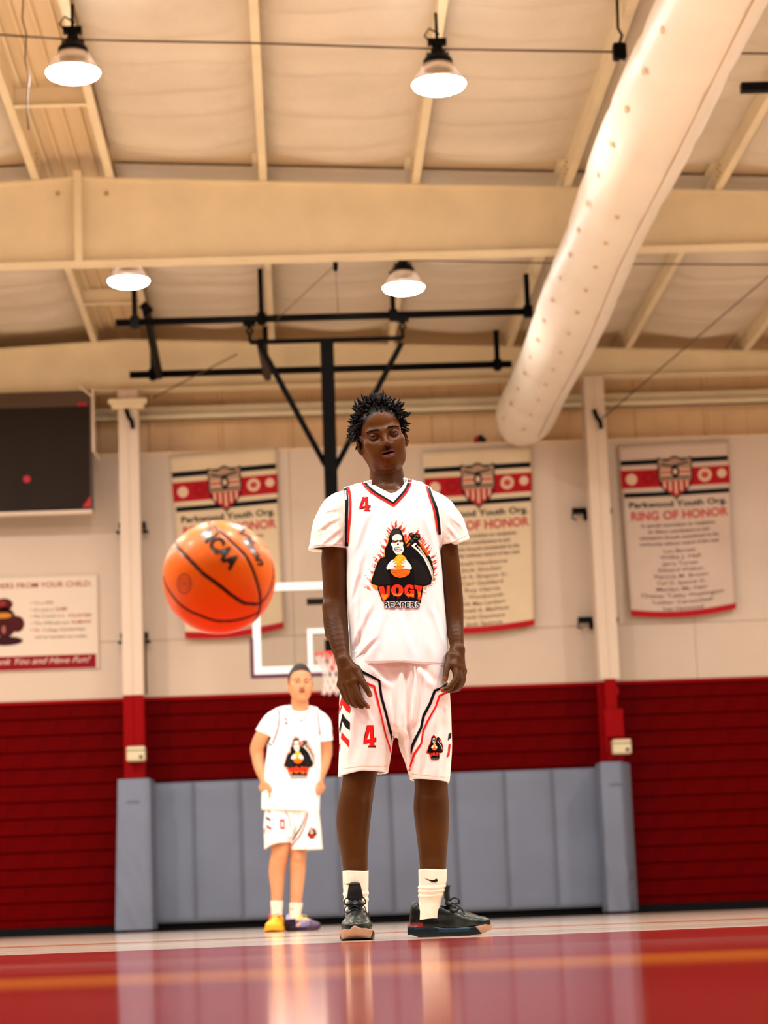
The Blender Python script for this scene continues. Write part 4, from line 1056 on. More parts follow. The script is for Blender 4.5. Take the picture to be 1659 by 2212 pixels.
def eyes(O, R, q, parent, look):
    s = q.get('s', 1.0)
    for sx in (-1, 1):
        c = O + R @ (np.array([sx * q['eye'], -.0700, 0]) * s); r = .0124 * s
        b = MB(); n, k = 28, 16; f = np.array(look, float); f /= np.linalg.norm(f)
        u = np.cross(f, [0, 0, 1.0]); u /= np.linalg.norm(u); w = np.cross(u, f)
        for i in range(k):
            a0, a1 = PI * i / k * .62, PI * (i + 1) / k * .62
            col = (.006, .004, .003) if i < 2 else (.022, .009, .005) if i < 5 else q.get('sclera', (.62, .55, .5))
            for j in range(n):
                t0, t1 = 2 * PI * j / n, 2 * PI * (j + 1) / n
                pt = lambda a, t: c + r * (f * math.cos(a) + (u * math.cos(t) + w * math.sin(t)) * math.sin(a))
                b.add([pt(a0, t0), pt(a1, t0), pt(a1, t1), pt(a0, t1)], [(0, 1, 2, 3)], col)
        bm = bmesh.new(); o = b.build('eyeball', M['eye'], parent, smooth=True)
        bm.free()
M['ink'] = mat('jersey_ink', (1, 1, 1), .62, .12, vc=True)
M['eye'] = mat('eye', (1, 1, 1), .12, .6, vc=True)
# ================================================================ PEOPLE
def skin(name, base, rough=.42, sss=.12, coat=0., spec=.22): return mat(name, base, rough, spec, vc=True, sss=sss, bump=(260, .08, .0012), coat=coat)
M['skin_dark'] = skin('dark_skin', (.1, .04, .02), .40, .02, .0, .15)
M['skin_light'] = skin('light_skin', (.6, .3, .17), .45, .12)
M['jersey'] = mat('jersey_mesh', (.84, .85, .86), .6, .35, sheen=.1, bump=(90, .12, .002))
M['tee'] = mat('tee_cotton', (.80, .74, .66), .8, .3, sheen=.15, bump=(60, .2, .004))
M['shorts'] = mat('shorts_polyester', (.86, .80, .76), .55, .4, sheen=.1)
M['sock'] = mat('sock_knit', (.84, .74, .60), .85, .2, bump=(120, .4, .003))
M['hair'] = mat('black_hair', (.0025, .002, .002), .7, .12)
M['shoe_v'] = mat('shoe_painted', (1, 1, 1), .30, .28, vc=True, bump=(70, .35, .004))
M['shoe_soft'] = mat('shoe_padded', (.004, .005, .006), .38, .3, bump=(50, .3, .006))
M['lace'] = mat('black_lace', (.003, .004, .004), .55, .2)

WHITE = (.86, .84, .82); JBLACK = (.001, .002, .004); JRED = (.72, .008, .006); JRED2 = (.62, .05, .01)

def face_colors(L, col, q):
    """L: head-frame coordinates of the vertices; feature colours of the face itself"""
    def blend(m, c): col[:] = col * (1 - m[:, None]) + np.array(c) * m[:, None]
    def sm(d, w): return np.clip(.5 - d / w, 0, 1)
    x, y, z = L.T; front = (y < -.05)
    mz = q.get('mz', -.066); mo = q.get('mo', 0)
    dl = np.sqrt(((x) / .0235) ** 2 + ((z - (mz + .0062 + mo * .5)) / .0062) ** 2) - 1
    blend(sm(dl, .35) * front, q['lip_up'])
    dl = np.sqrt(((x) / .0215) ** 2 + ((z - (mz - .0062 - mo * .5)) / .0075) ** 2) - 1
    blend(sm(dl, .35) * front, q['lip_low'])
    dm = np.sqrt((x / .019) ** 2 + ((z - mz) / (.0022 + mo)) ** 2) - 1
    blend(sm(dm, .3) * front, (.012, .004, .004))
    ax = np.abs(x)
    # brows
    zb = .0225 - 7.0 * (ax - .032) ** 2 + q.get('brow', 0)
    th = .0042 * np.clip(1.3 - (ax - .012) / .05, .3, 1)
    d = np.maximum(np.abs(z - zb) - th, np.maximum(.013 - ax, ax - .056))
    blend(sm(d, .003) * front * q.get('browk', .9), q['hairc'])
    # lash line round the opening
    d = np.abs(np.sqrt(((ax - q['eye']) / (q['lid'][0] + .001)) ** 2 + ((z - q['lid'][2]) / (q['lid'][1] + .001)) ** 2) - 1)
    blend(sm(d - .12, .2) * front * .8, q['lash'])
    # thin moustache
    zm = mz + .0165 - ax * .22
    d = np.maximum(np.abs(z - zm) - .0028, ax - .027)
    blend(sm(d, .004) * front * q.get('mous', .5), q['hairc'])
    # nostrils
    d = np.sqrt(((ax - .0072) / .005) ** 2 + ((z + .0435) / .005) ** 2) - 1
    blend(sm(d, .5) * front * .8 * q.get('nos', 1), (.01, .004, .002))
    return col

# ---------------------------------------------------------------- shoes
def shoe(parent, heel, ang, L=.29, style=0, pitch=0., wid=1.0):
    """heel: ground point under the heel; ang: direction of the toe in plan (0 = picture right, -90 = toward the viewer)"""
    ca, sa = math.cos(ang), math.sin(ang); heel = np.asarray(heel, float)
    U = np.array([ca, sa, 0]); V = np.array([-sa, ca, 0]); s = L / .29
    def to(P): P = np.asarray(P, float) * s; return heel + P[..., 0:1] * U + P[..., 1:2] * V + P[..., 2:3] * np.array([0, 0, 1.])
    fw = [(0, .022), (.02, .033), (.07, .036), (.12, .033), (.16, .037), (.205, .047), (.24, .044), (.27, .030), (.288, .010)]
    uu = np.array([a for a, _ in fw]); ww = np.array([b_ for _, b_ in fw]) * wid
    cvf = lambda u: .006 * np.sin(np.clip(u, 0, .29) / .29 * PI)       # slight inward curve
    h = .0028
    # sole
    G = SDF(axis(-.02, .31, h), axis(-.07, .07, h), axis(-.012, .075, h)); X, Y, Z = G.field()
    half = np.interp(X.ravel(), uu, ww).reshape(X.shape); c0 = cvf(X)
    top = np.interp(X.ravel(), [0, .05, .12, .2, .25, .29], [.050, .042, .030, .028, .034, .048]).reshape(X.shape)
    bot = np.interp(X.ravel(), [0, .03, .2, .25, .29], [.010, .0, .0, .004, .018]).reshape(X.shape)
    d2 = np.maximum(np.abs(Y - c0) - (half - .010 + .013 * np.sqrt(np.clip(1 - ((Z - .016) / .030) ** 2, 0, 1))), np.maximum(-.012 - X * 0 - (X), X - .29))
    d = np.maximum(d2, np.maximum(Z - top, bot - Z))
    G.put(np.broadcast_to(d, G.D.shape).astype(np.float32), (slice(None),) * 3, 0, 'add')
    P, F = G.mesh(); P = relax(P, F, 3)
    def col_sole(_):
        c = np.tile(np.array([(.004, .010, .016), (.80, .34, .02), (.02, .012, .04)][style]), (len(P), 1))
        u, v, w = P.T
        if style == 0:
            c[(w < .012)] = (.004, .005, .006)
            c[(w > .017) & (w < .03) & (u > .1) & (u < .21)] = (.008, .030, .050)
            gum = (u > .222 + .8 * (.045 - w)) & (w > .006); c[gum] = (.36, .2, .12)
            c[(u < .06) & (w > .042 - u * .1)] = (.3, .008, .008)
            c[(u > .205) & (u < .245) & (v > .0) & (w > .028)] = (.75, .08, .02)
        elif style == 1: c[(w < .012)] = (.45, .17, .01)
        else: c[(u > .2) & (w > .005)] = (.05, .02, .03); c[(u < .12)] = (.006, .005, .01)
        return c
    cs = col_sole(None); so_P = to(P)
    sole = mesh_obj('sole', so_P, F, M['shoe_v'], parent, lambda _: cs)
    # upper
    G = SDF(axis(-.02, .31, h), axis(-.07, .07, h), axis(.015, .16, h))
    def E(c, r, k=.02, op='add'): G.ell(c, (r[0], r[1] * wid, r[2]), None, k, op)
    E((.05, .0, .058), (.055, .036, .05), .02); E((.022, .0, .088), (.022, .027, .042), .015)
    G.cone((.07, .001, .075), (.19, .005, .048), .035, .034, .03); E((.225, .003, .040), (.058, .042 * 1.0, .030), .03); E((.17, .004, .04), (.06, .038, .032), .03)
    E((.262, .0, .036), (.022, .030, .018), .02)
    G.cone((.105, 0, .085), (.165, .003, .066), .028, .024, .02)
    E((.072, 0, .140), (.045, .0275, .060), .008, 'sub'); E((.062, 0, .11), (.036, .021, .045), .006, 'sub')
    X, Y, Z = G.field(); half = np.interp(X.ravel(), uu, ww).reshape(X.shape); c0 = cvf(X)
    G.cut(np.maximum(np.abs(Y - c0) - half - .001, (.030 - Z)), .006)
    wv = waves(5, 90, 200, 5); G.D += (.0009 * wv(X, Y, Z)).astype(np.float32)
    P, F = G.mesh(); P = relax(P, F, 2); u, v, w = P.T
    base = [(.006, .008, .007), (.95, .42, .012), (.15, .14, .32)][style]
    c = np.tile(np.array(base), (len(P), 1)); n_ = waves(6, 60, 140, 9)(u, v, w)
    if style == 0:
        m_ = (u > .14) & (w < .075); c[m_] = np.array([.016, .022, .017]) * (1 + .7 * n_[m_, None]); c[(u < .045) & (w < .052)] = (.4, .008, .008)
        c[u < .1] *= .6
    elif style == 1: c *= (1 + .12 * n_[:, None])
    else:
        c[(u < .1)] = (.012, .01, .035); c[(u > .19)] = (.09, .06, .13); m_ = (u > .1) & (u < .17) & (w < .07) & (np.abs(u - .1 - (w - .03) * 1.2) < .016); c[m_] = (.75, .45, .22)
        m_ = (np.sin(u * 420 + w * 120) > .35) & (u > .13) & (u < .22); c[m_] = (.3, .28, .5); c[(u > .1) & (w > .082)] = (.8, .5, .16)
        c[(u < .05) & (w > .09)] = (.45, .42, .7)
    c = np.clip(c, .002, 1)
    up = mesh_obj('upper', to(P), F, M['shoe_v'], parent, lambda _: c)
    # tongue
    G = SDF(axis(.03, .2, h), axis(-.05, .05, h), axis(.04, .21, h)); tl = [.178, .118, .118][style]
    if style == 0: G.chain([(.180, .002, .062), (.150, 0, .094), (.134, 0, .136), (.140, 0, tl)], [.013, .012, .011, .008], .01, sy=2.4)
    else: G.chain([(.165, .002, .066), (.125, 0, .085), (.108, 0, tl - .005)], [.012, .011, .009], .01, sy=2.2)
    X, Y, Z = G.field()
    if style == 0: G.D += (.0022 * np.sin(Z * 260) * (Z < .13)).astype(np.float32)
    P, F = G.mesh(); P = relax(P, F, 2); tc_ = [(.010, .013, .014), (1, .5, .02), (.8, .55, .25)][style]
    mesh_obj('tongue', to(P), F, M['shoe_v'] if style else M['shoe_soft'], parent, (lambda _: np.tile(np.array(tc_), (len(P), 1))) if style else None)
    # laces
    b = MB(); lm = [M['lace'], M['lace_red'], M['lace_pale']][style]
    for i in range(6):
        t = i / 5; u0 = (.142 if style == 0 else .125) + .066 * t; w0 = .112 - .046 * t if style == 0 else .098 - .03 * t; hw_ = .020
        pts = [to((u0 + .004 * (1 - 4 * a * a), a * 2 * hw_ * .9, w0 + .006 - abs(a) ** 2 * .05)) for a in np.linspace(-.5, .5, 7)]
        b.tube(pts, .0024 * s, 6)
        pts = [to((u0 + .008 * (a + .5), a * 2 * hw_ * .9, w0 + .007 - abs(a) ** 2 * .05 - .004 * (a + .5))) for a in np.linspace(-.5, .5, 7)]
        b.tube(pts, .0022 * s, 6)
    u0 = .142 if style == 0 else .122; w0 = .120 if style == 0 else .104
    for sg in (-1, 1):
        pts = [(u0, 0, w0), (u0 + .012, sg * .016, w0 + .014), (u0 + .03, sg * .030, w0 + .012), (u0 + .034, sg * .034, w0 - .004), (u0 + .02, sg * .02, w0 - .006), (u0 + .004, 0, w0 - .002)]
        b.tube([to(p) for p in spline(pts, 4)], .0022 * s, 6)
        pts = [(u0, 0, w0), (u0 + .012, sg * .02, w0 - .004), (u0 + .04, sg * .034, w0 - .022), (u0 + .055, sg * .036, w0 - .046)]
        b.tube([to(p) for p in spline(pts, 4)], .0018 * s, 6)
    b.build('laces', lm, parent, smooth=True)
    return to
M['lace_red'] = mat('red_lace', (.8, .02, .015), .5)
M['lace_pale'] = mat('pale_lace', (.8, .6, .35), .5)
def sock(parent, pts, rs, sy=1.05, rib=64, folds=()):
    """knitted tube with vertical ribs: pts from top down"""
    n = 96; b = MB(); vs = []; K = 46
    pts = [np.array(p, float) for p in pts]; q = np.linspace(0, len(pts) - 1, K)
    for t in q:
        i = min(int(t), len(pts) - 2); f = t - i; c = pts[i] * (1 - f) + pts[i + 1] * f; r = rs[i] * (1 - f) + rs[i + 1] * f
        for ft, fa, fw_ in folds: r += fa * math.exp(-((t / (len(pts) - 1) - ft) / fw_) ** 2)
        for j in range(n):
            a = 2 * PI * j / n; rr = r * (1 + .012 * math.cos(a * 32))
            vs.append((c[0] + rr * math.cos(a), c[1] + rr * sy * math.sin(a), c[2] + .002 * math.sin(a * 2 + t)))
    r0 = rs[0] - .004
    fs = [(i * n + j, (i + 1) * n + j, (i + 1) * n + (j + 1) % n, i * n + (j + 1) % n) for i in range(K - 1) for j in range(n)]
    m_ = len(vs)
    for j in range(n):
        a = 2 * PI * j / n; vs.append((pts[0][0] + r0 * math.cos(a), pts[0][1] + r0 * sy * math.sin(a), pts[0][2] - .012))
    fs += [(j, (j + 1) % n, m_ + (j + 1) % n, m_ + j) for j in range(n)]
    b.add(vs, fs); return b.build('sock', M['sock'], parent, smooth=True)
def swoosh(cx, cy, s, fl=1):
    pts = [(-1, -.32), (-.45, -.02), (.1, .14), (.6, .05), (1.0, -.35), (.72, -.2), (.5, -.28), (.1, -.12), (-.4, -.2)]
    pts = [(-1.0, -.35), (-.4, -.12), (.15, .02), (.55, -.06), (.72, -.3), (.98, -.1), (.98, .2), (.7, .4), (.2, .36), (-.3, .12)]
    return [(cx + fl * x * s, cy + y * s * .8) for x, y in pts]

# ---------------------------------------------------------------- the reaper emblem (traced in its own 166 x 203 frame)
def emblem(pr, T, small=False):
    """T maps emblem coordinates (tenths of a unit) to the photograph"""
    q = lambda pts: [T(x, y) for x, y in pts]
    OR = (.75, .12, .006); RD = (.62, .02, .004); BK = (.0012, .001, .0014); CH = (.008, .006, .006)
    r = np.random.RandomState(11)
    spine = [(170, 1480), (210, 1330), (240, 1180), (280, 1050), (330, 930), (400, 850), (450, 760), (470, 650), (500, 560), (550, 450), (590, 340), (660, 280), (700, 250), (760, 290), (820, 340), (860, 470), (900, 560), (960, 520), (1040, 450), (1110, 390), (1180, 520), (1230, 600), (1290, 700), (1340, 780), (1400, 880), (1420, 980), (1440, 1100), (1450, 1200), (1440, 1300), (1400, 1400), (1290, 1480), (1230, 1520)]
    out = [(-1, .1)]
    if not small:
        for i, (x, y) in enumerate(spine):
            a = spine[max(i - 1, 0)]; c = spine[min(i + 1, len(spine) - 1)]; dx, dy = c[0] - a[0], c[1] - a[1]; L = math.hypot(dx, dy); nx, ny = dy / L, -dx / L
            if i in (15, 16, 17, 18): nx, ny = 0, -1
            for k in range(3):
                ox = x + r.uniform(-26, 26) + nx * (-8); oy = y + r.uniform(-30, 30) + ny * (-8); ln = r.uniform(55, 105) * (1.25 if i in (12, 0, 31, 1) else 1); w = r.uniform(16, 28)
                lean = r.uniform(-.5, .3); ex, ey = ox + nx * ln + lean * 10, oy + ny * ln * .8 - 30
                mxx, myy = (ox + ex) / 2 + r.uniform(-14, 14), (oy + ey) / 2
                pr.poly(q([(ox - w, oy + 10), (mxx - w * .7, myy), (ex, ey), (mxx + w * .35, myy + 6), (ox + w, oy + 16)]), RD if k else OR, .0009)
                if k == 1: pr.poly(q([(ex - 8, ey - 22), (ex + 2, ey - 38), (ex + 7, ey - 24), (ex + 1, ey - 14)]), RD, .0009)
        for pts in ([(560, 420), (500, 620), (460, 760), (440, 860), (350, 900), (290, 1060), (230, 1230), (190, 1350), (240, 1360), (320, 1180), (400, 960), (480, 800), (560, 600)], [(870, 620), (1000, 470), (960, 480), (860, 600)], [(1130, 540), (1250, 640), (1340, 790), (1300, 760), (1180, 620)], [(200, 1390), (310, 1430), (330, 1530), (240, 1470)], [(1240, 1480), (1330, 1420), (1290, 1470), (1250, 1500)]):
            pr.poly(q(pts), (.85, .30, .02), .0011)
    else:
        pr.poly(q([(700, 180), (860, 300), (900, 440), (1130, 330), (1330, 560), (1470, 900), (1520, 1250), (1420, 1430), (200, 1500), (90, 1400), (210, 1150), (300, 900), (430, 700), (500, 400)]), RD, .0009)
    robe = [(700, 290), (640, 300), (580, 380), (555, 480), (530, 600), (465, 700), (470, 800), (480, 850), (390, 880), (320, 980), (275, 1120), (215, 1300), (195, 1385), (330, 1430), (330, 1500), (420, 1740), (1190, 1770), (1230, 1500), (1240, 1445), (1380, 1405), (1440, 1300), (1445, 1150), (1420, 980), (1370, 860), (1290, 740), (1200, 620), (1130, 530), (1180, 480), (1175, 410), (1110, 385), (1050, 410), (1010, 370), (960, 385), (950, 420), (1000, 490), (890, 610), (860, 520), (840, 440), (800, 330), (760, 290)]
    pr.poly(q(robe), BK, .0014)
    if not small:
        pr.poly(q([(400, 900), (500, 900), (540, 1000), (520, 1150), (560, 1250), (600, 1400), (340, 1420), (230, 1380), (300, 1130)]), CH, .0017)
        pr.poly(q([(1000, 880), (1100, 900), (1230, 1020), (1320, 1180), (1380, 1330), (1300, 1400), (1080, 1400), (1050, 1180), (1010, 1000)]), CH, .0017)
        pr.poly(q([(600, 360), (680, 310), (760, 310), (790, 400), (740, 395), (650, 410), (600, 480)]), (.03, .03, .026), .0017)
        for c, rr in (((1000, 405), 32), ((1140, 430), 30)): pr.poly(q([(c[0] + rr * math.cos(t), c[1] + rr * math.sin(t)) for t in np.linspace(0, 2 * PI, 10)[:-1]]), (.22, .02, .006), .0017)
        pr.poly(q([(905, 640), (960, 570), (985, 590), (925, 670)]), (.5, .07, .006), .0017)
        pr.poly(q([(1130, 545), (1160, 555), (1260, 680), (1340, 800), (1330, 860), (1230, 720)]), (.5, .06, .006), .0017)
        for a, b_ in (((1045, 480), (1130, 500)), ((1050, 500), (1095, 425)), ((1090, 420), (1135, 470)), ((985, 520), (1010, 560)), ((1010, 515), (1040, 555))): pr.band(q([a, b_]), .8, (.16, .22, .14), .0019)
    # blade
    pr.poly(q([(1000, 637), (1075, 575), (1110, 600), (1060, 640), (1160, 730), (1260, 850), (1350, 1010), (1400, 1150), (1405, 1260), (1380, 1180), (1320, 1040), (1240, 880), (1120, 740)]), (.8, .78, .7), .0019)
    if not small: pr.poly(q([(1100, 620), (1170, 660), (1260, 800), (1350, 950), (1425, 1130), (1435, 1290), (1385, 1390), (1415, 1280), (1405, 1140), (1330, 960), (1230, 800)]), (.55, .52, .36), .0019)
    # skull
    pr.poly(q([(620, 510), (615, 470), (660, 420), (730, 405), (790, 420), (815, 470), (825, 540), (840, 600), (830, 630), (850, 700), (835, 760), (800, 800), (710, 815), (665, 770), (635, 720), (630, 660), (600, 625), (600, 580), (630, 570)]), (.84, .82, .74), .0022)
    if not small:
        pr.poly(q([(612, 520), (700, 535), (720, 520), (750, 530), (825, 515), (830, 560), (780, 565), (745, 545), (700, 570), (640, 580), (612, 560)]), BK, .0025)
        pr.poly(q([(625, 550), (680, 555), (660, 572), (635, 570)]), (.7, .02, .01), .0028); pr.poly(q([(770, 550), (815, 530), (812, 552), (785, 560)]), (.7, .02, .01), .0028)
        pr.poly(q([(735, 570), (755, 610), (735, 625), (712, 612)]), BK, .0025)
        pr.poly(q([(660, 680), (740, 665), (820, 655), (815, 730), (760, 745), (690, 745), (665, 720)]), BK, .0025)
        pr.poly(q([(672, 688), (740, 676), (812, 664), (810, 695), (740, 708), (675, 712)]), (.86, .84, .8), .0028); pr.poly(q([(682, 722), (740, 716), (806, 706), (800, 724), (750, 736), (695, 738)]), (.86, .84, .8), .0028)
        for x_ in (700, 722, 745, 768, 790): pr.band(q([(x_, 676), (x_ + 3, 735)]), .35, BK, .0030)
    else:
        pr.poly(q([(615, 520), (830, 515), (820, 580), (640, 585)]), BK, .0025); pr.poly(q([(670, 660), (820, 650), (810, 700), (680, 710)]), BK, .0025)
    # ball
    ball = [(780 + 200 * math.cos(t) * (1 if math.sin(t) > 0 else .8), 1075 + (200 if math.sin(t) > 0 else 265) * math.sin(t)) for t in np.linspace(0, 2 * PI, 28)[:-1]]
    pr.poly(q(ball), (.86, .28, .012), .0025)
    pr.poly(q([p for p in ball if p[1] < 1060] [::1]), (.88, .46, .02), .0027)
    pr.poly(q([(582, 1120), (700, 1125), (850, 1095), (960, 1120), (978, 1160), (940, 1215), (860, 1262), (760, 1275), (670, 1250), (600, 1185)]), (.82, .15, .008), .0028)
    if not small:
        for ln in ([(640, 1010), (760, 1000), (850, 880)], [(700, 860), (640, 960), (690, 1110)], [(600, 1130), (750, 1130), (960, 1100)], [(640, 1150), (620, 1200)], [(660, 1160), (740, 1220), (780, 1270)], [(640, 1160), (800, 1175), (930, 1220)]): pr.band(q(ln), .45, (.3, .05, .004), .0031)
    # hands
    for sg, X0 in ((1, 0), (-1, 1512)):
        m_ = lambda pts: q([(x if sg > 0 else X0 - x, y) for x, y in pts])
        pr.poly(m_([(500, 1075), (545, 990), (590, 940), (645, 905), (655, 925), (615, 975), (690, 945), (695, 965), (630, 1005), (710, 995), (715, 1015), (640, 1050), (690, 1075), (695, 1090), (620, 1095), (520, 1115)]), (.85, .83, .84), .0034)
    # lettering
    if not small: G1, G2 = (.78, .035, .006), (.85, .22, .02)
    else: G1 = G2 = (.7, .03, .01)
    V = [(345, 1455), (450, 1440), (480, 1560), (500, 1640), (510, 1430), (575, 1430), (565, 1640), (500, 1700), (440, 1740), (400, 1650)]
    O_ = [(720 + 122 * math.cos(t), 1525 + 122 * math.sin(t)) for t in np.linspace(0, 2 * PI, 22)[:-1]]
    Gp = [(960, 1405), (1040, 1425), (1050, 1500), (985, 1500), (975, 1465), (945, 1470), (930, 1540), (960, 1590), (985, 1570), (985, 1545), (960, 1540), (960, 1515), (1060, 1515), (1055, 1670), (1000, 1650), (930, 1660), (865, 1590), (860, 1480), (900, 1420)]
    Tt = [(1060, 1415), (1215, 1440), (1205, 1520), (1180, 1500), (1195, 1680), (1185, 1720), (1120, 1690), (1130, 1620), (1105, 1500), (1070, 1495)]
    for pl in (V, O_, Gp, Tt): pr.poly(q(pl), G1, .0022)
    pr.poly(q([(720 + 32 * math.cos(t), 1525 + 62 * math.sin(t)) for t in np.linspace(0, 2 * PI, 14)[:-1]]), BK, .0026)
    if not small:
        for pl in ([(400, 1600), (470, 1610), (540, 1600), (510, 1690), (440, 1730)], [(610, 1560), (660, 1590), (720, 1610), (790, 1585), (830, 1560), (790, 1625), (720, 1640), (650, 1620)], [(880, 1590), (950, 1610), (1050, 1590), (1050, 1650), (930, 1640)], [(1135, 1560), (1190, 1560), (1190, 1640), (1135, 1660)]): pr.poly(q(pl), G2, .0025)
        for x_, y_ in ((445, 1760), (470, 1740), (650, 1650), (735, 1690), (770, 1660), (950, 1680), (1015, 1670), (1155, 1740)): pr.poly(q([(x_ - 10, y_ - 50), (x_ + 10, y_ - 50), (x_ + 5, y_), (x_ - 5, y_)]), G1, .0022)
    else: pr.poly(q([(440, 1740), (1190, 1740), (1100, 1890), (520, 1890)]), BK, .0016)
    # REAPERS
    v, tr = text2d('REAPERS', .0); Wd = v[:, 0].max()
    def place(lift, col, bold, grow=0):
        v_, t_ = text2d('REAPERS', bold); w_ = v_[:, 0].max()
        def mp(x, y):
            a = x / w_; X_ = 462 + a * 706; Yc = 1872 - 12 + 14 * math.cos(a * 5.5) * 0 - (a - .5) ** 2 * 40
            return T(X_, Yc + 10 - y * 118)
        pr.tris([mp(x, y) for x, y in v_], t_, col, lift)
    if not small:
        place(.0016, BK, .11); place(.0024, (.88, .86, .86), .075); place(.0032, BK, .012)
    else: place(.0026, (.12, .14, .12), .02)

def hand(S, W, K, rs=.0105, kk=.006):
    """W: wrist; K: dict finger -> points"""
    pk = [np.array(K[f][0]) for f in ('index', 'middle', 'ring', 'pinky')]
    for i, p in enumerate(pk):
        S.cone(W, p, .0205, .0118, .010)
        if i: S.cone(pk[i - 1], p, .0115, .0115, .008)
        S.cone((np.array(W) + pk[0]) / 2, p, .015, .011, .008)
    for f, sc_ in (('index', 1.0), ('middle', 1.03), ('ring', .97), ('pinky', .85)):
        p = K[f]; S.chain(p, [rs * 1.12 * sc_, rs * 1.0 * sc_, rs * .9 * sc_, rs * .78 * sc_][:len(p)], kk)
    p = K['thumb']; S.cone(W, p[0], .018, .0135, .012); S.chain(p, [rs * 1.3, rs * 1.1, rs * .9][:len(p)], .008)
def near_player():
    Y0 = 7.75
    J = lambda px, py, dy=0.: at(px, py, Y0 + dy)
    zof = lambda px, py: J(px, py)[2]
    q = dict(eye=.0365, nw=.0165, lid=(.0118, .0045, -.0018), mz=-.0665, mo=.0022, lip=1.25, s=1.0, lip_up=(.10, .03, .022), lip_low=(.18, .05, .038), hairc=(.006, .004, .003), lash=(.02, .008, .005), mous=.5, brow=-.001, browk=.85, sclera=(.62, .54, .44))
    R = rot(math.radians(7), math.radians(3), math.radians(-11))
    O = J(825, 950, .0) + R @ np.array([0, .0, .010])
    xs = axis(.0, .62, .0036, [(.215, .42, .0023)]); ys = axis(Y0 - .17, Y0 + .17, .004, [(Y0 - .125, Y0 - .02, .0023)])
    zs = axis(.03, 1.83, .0045, [(.74, 1.0, .0032), (1.50, 1.83, .0023)])
    S = SDF(xs, ys, zs)
    # torso under the clothes
    nb_ = J(838, 1045, .02)
    S.stack([(zof(860, 1560), J(860, 1560)[0], Y0 + .0, .13, .08), (zof(860, 1450), J(860, 1450)[0], Y0, .14, .088), (zof(855, 1330), J(855, 1330)[0], Y0, .125, .09), (zof(850, 1200), J(850, 1200)[0], Y0, .15, .1), (zof(845, 1110), J(845, 1110)[0], Y0 + .01, .15, .09), (zof(842, 1070), J(842, 1070)[0], Y0 + .015, .09, .07)], 2.2, .02)
    for p in (J(738, 1112), J(957, 1110)): S.cone(nb_ + [0, .01, -.045], p + np.array([0, .015, -.01]), .038, .036, .02)
    # neck
    hb = O + R @ np.array([0, .022, -.075])
    S.cone(hb, nb_ + [0, .01, -.03], .054, .066, .025, sy=1.0)
    for sx in (-1, 1): S.cone(O + R @ np.array([sx * .055, .02, -.055]), nb_ + [sx * .012, -.05, -.035], .010, .009, .02)
    S.cone(O + R @ np.array([0, -.03, -.10]), nb_ + [0, -.035, -.02], .016, .014, .025)
    S.ell(J(838, 1088, -.02), (.085, .060, .050), None, .03)
    # arms
    S.chain([J(738, 1122, .014), J(722, 1190, .005), J(723, 1250, .01), J(724, 1300, .015), J(727, 1345, -.01), J(733, 1388, -.045), J(741, 1425, -.075)], [.038, .0430, .0425, .0405, .0395, .0335, .0245], .012, sy=1.05)
    S.cone(J(712, 1310, .0), J(716, 1370, -.01), .022, .02, .02)
    S.chain([J(957, 1120, .014), J(966, 1190, .005), J(973, 1250, .01), J(979, 1300, .01), J(981, 1345, .0), J(985, 1378, -.03), J(988, 1402, -.045)], [.036, .0385, .0375, .0345, .0325, .0265, .0225], .012, sy=1.1)
    # hands
    hand(S, J(743, 1428, -.078), dict(index=[J(766, 1472, -.108), J(774, 1499, -.122), J(783, 1516, -.128), J(795, 1527, -.130)],
        middle=[J(755, 1477, -.100), J(763, 1506, -.112), J(771, 1520, -.115), J(781, 1527, -.112)],
        ring=[J(745, 1479, -.088), J(753, 1507, -.098), J(761, 1520, -.098), J(770, 1525, -.094)],
        pinky=[J(736, 1479, -.074), J(743, 1503, -.082), J(750, 1515, -.080), J(758, 1520, -.076)],
        thumb=[J(770, 1446, -.100), J(783, 1472, -.122), J(799, 1501, -.132)]))
    hand(S, J(988, 1404, -.048), dict(index=[J(980, 1438, -.090), J(985, 1464, -.108), J(972, 1484, -.116), J(956, 1490, -.118)],
        middle=[J(989, 1442, -.078), J(994, 1469, -.092), J(984, 1487, -.098), J(968, 1492, -.100)],
        ring=[J(996, 1446, -.064), J(999, 1470, -.076), J(990, 1487, -.080), J(977, 1491, -.082)],
        pinky=[J(1000, 1450, -.046), J(1001, 1469, -.056), J(995, 1481, -.060), J(986, 1486, -.060)],
        thumb=[J(972, 1416, -.075), J(965, 1443, -.100), J(962, 1467, -.116)]))
    # legs
    S.chain([J(800, 1520), J(785, 1610), J(775, 1690, .0), J(765, 1755, .012), J(763, 1800, .014), J(766, 1850, .01), J(768, 1885, .0), J(769, 1935, .0), J(770, 1970, -.0)], [.070, .064, .056, .0585, .054, .0445, .0405, .034, .030], .02, sy=1.08)
    S.cone(J(776, 1688, -.03), J(776, 1708, -.03), .036, .032, .02)
    S.chain([J(912, 1520), J(922, 1610), J(931, 1690, .0), J(931.5, 1745, .012), J(934, 1800, .014), J(935, 1850, .01), J(935, 1885, .0), J(931, 1935, .0), J(928, 1965, .0)], [.070, .064, .056, .0600, .0545, .0465, .043, .034, .030], .02, sy=1.08)
    S.cone(J(931, 1688, -.03), J(931, 1708, -.03), .036, .032, .02)
    sculpt_head(S, O, R, q)
    P, F = S.mesh(); P = relax(P, F, 2, .45)
    base = np.array((.064, .0205, .0028))
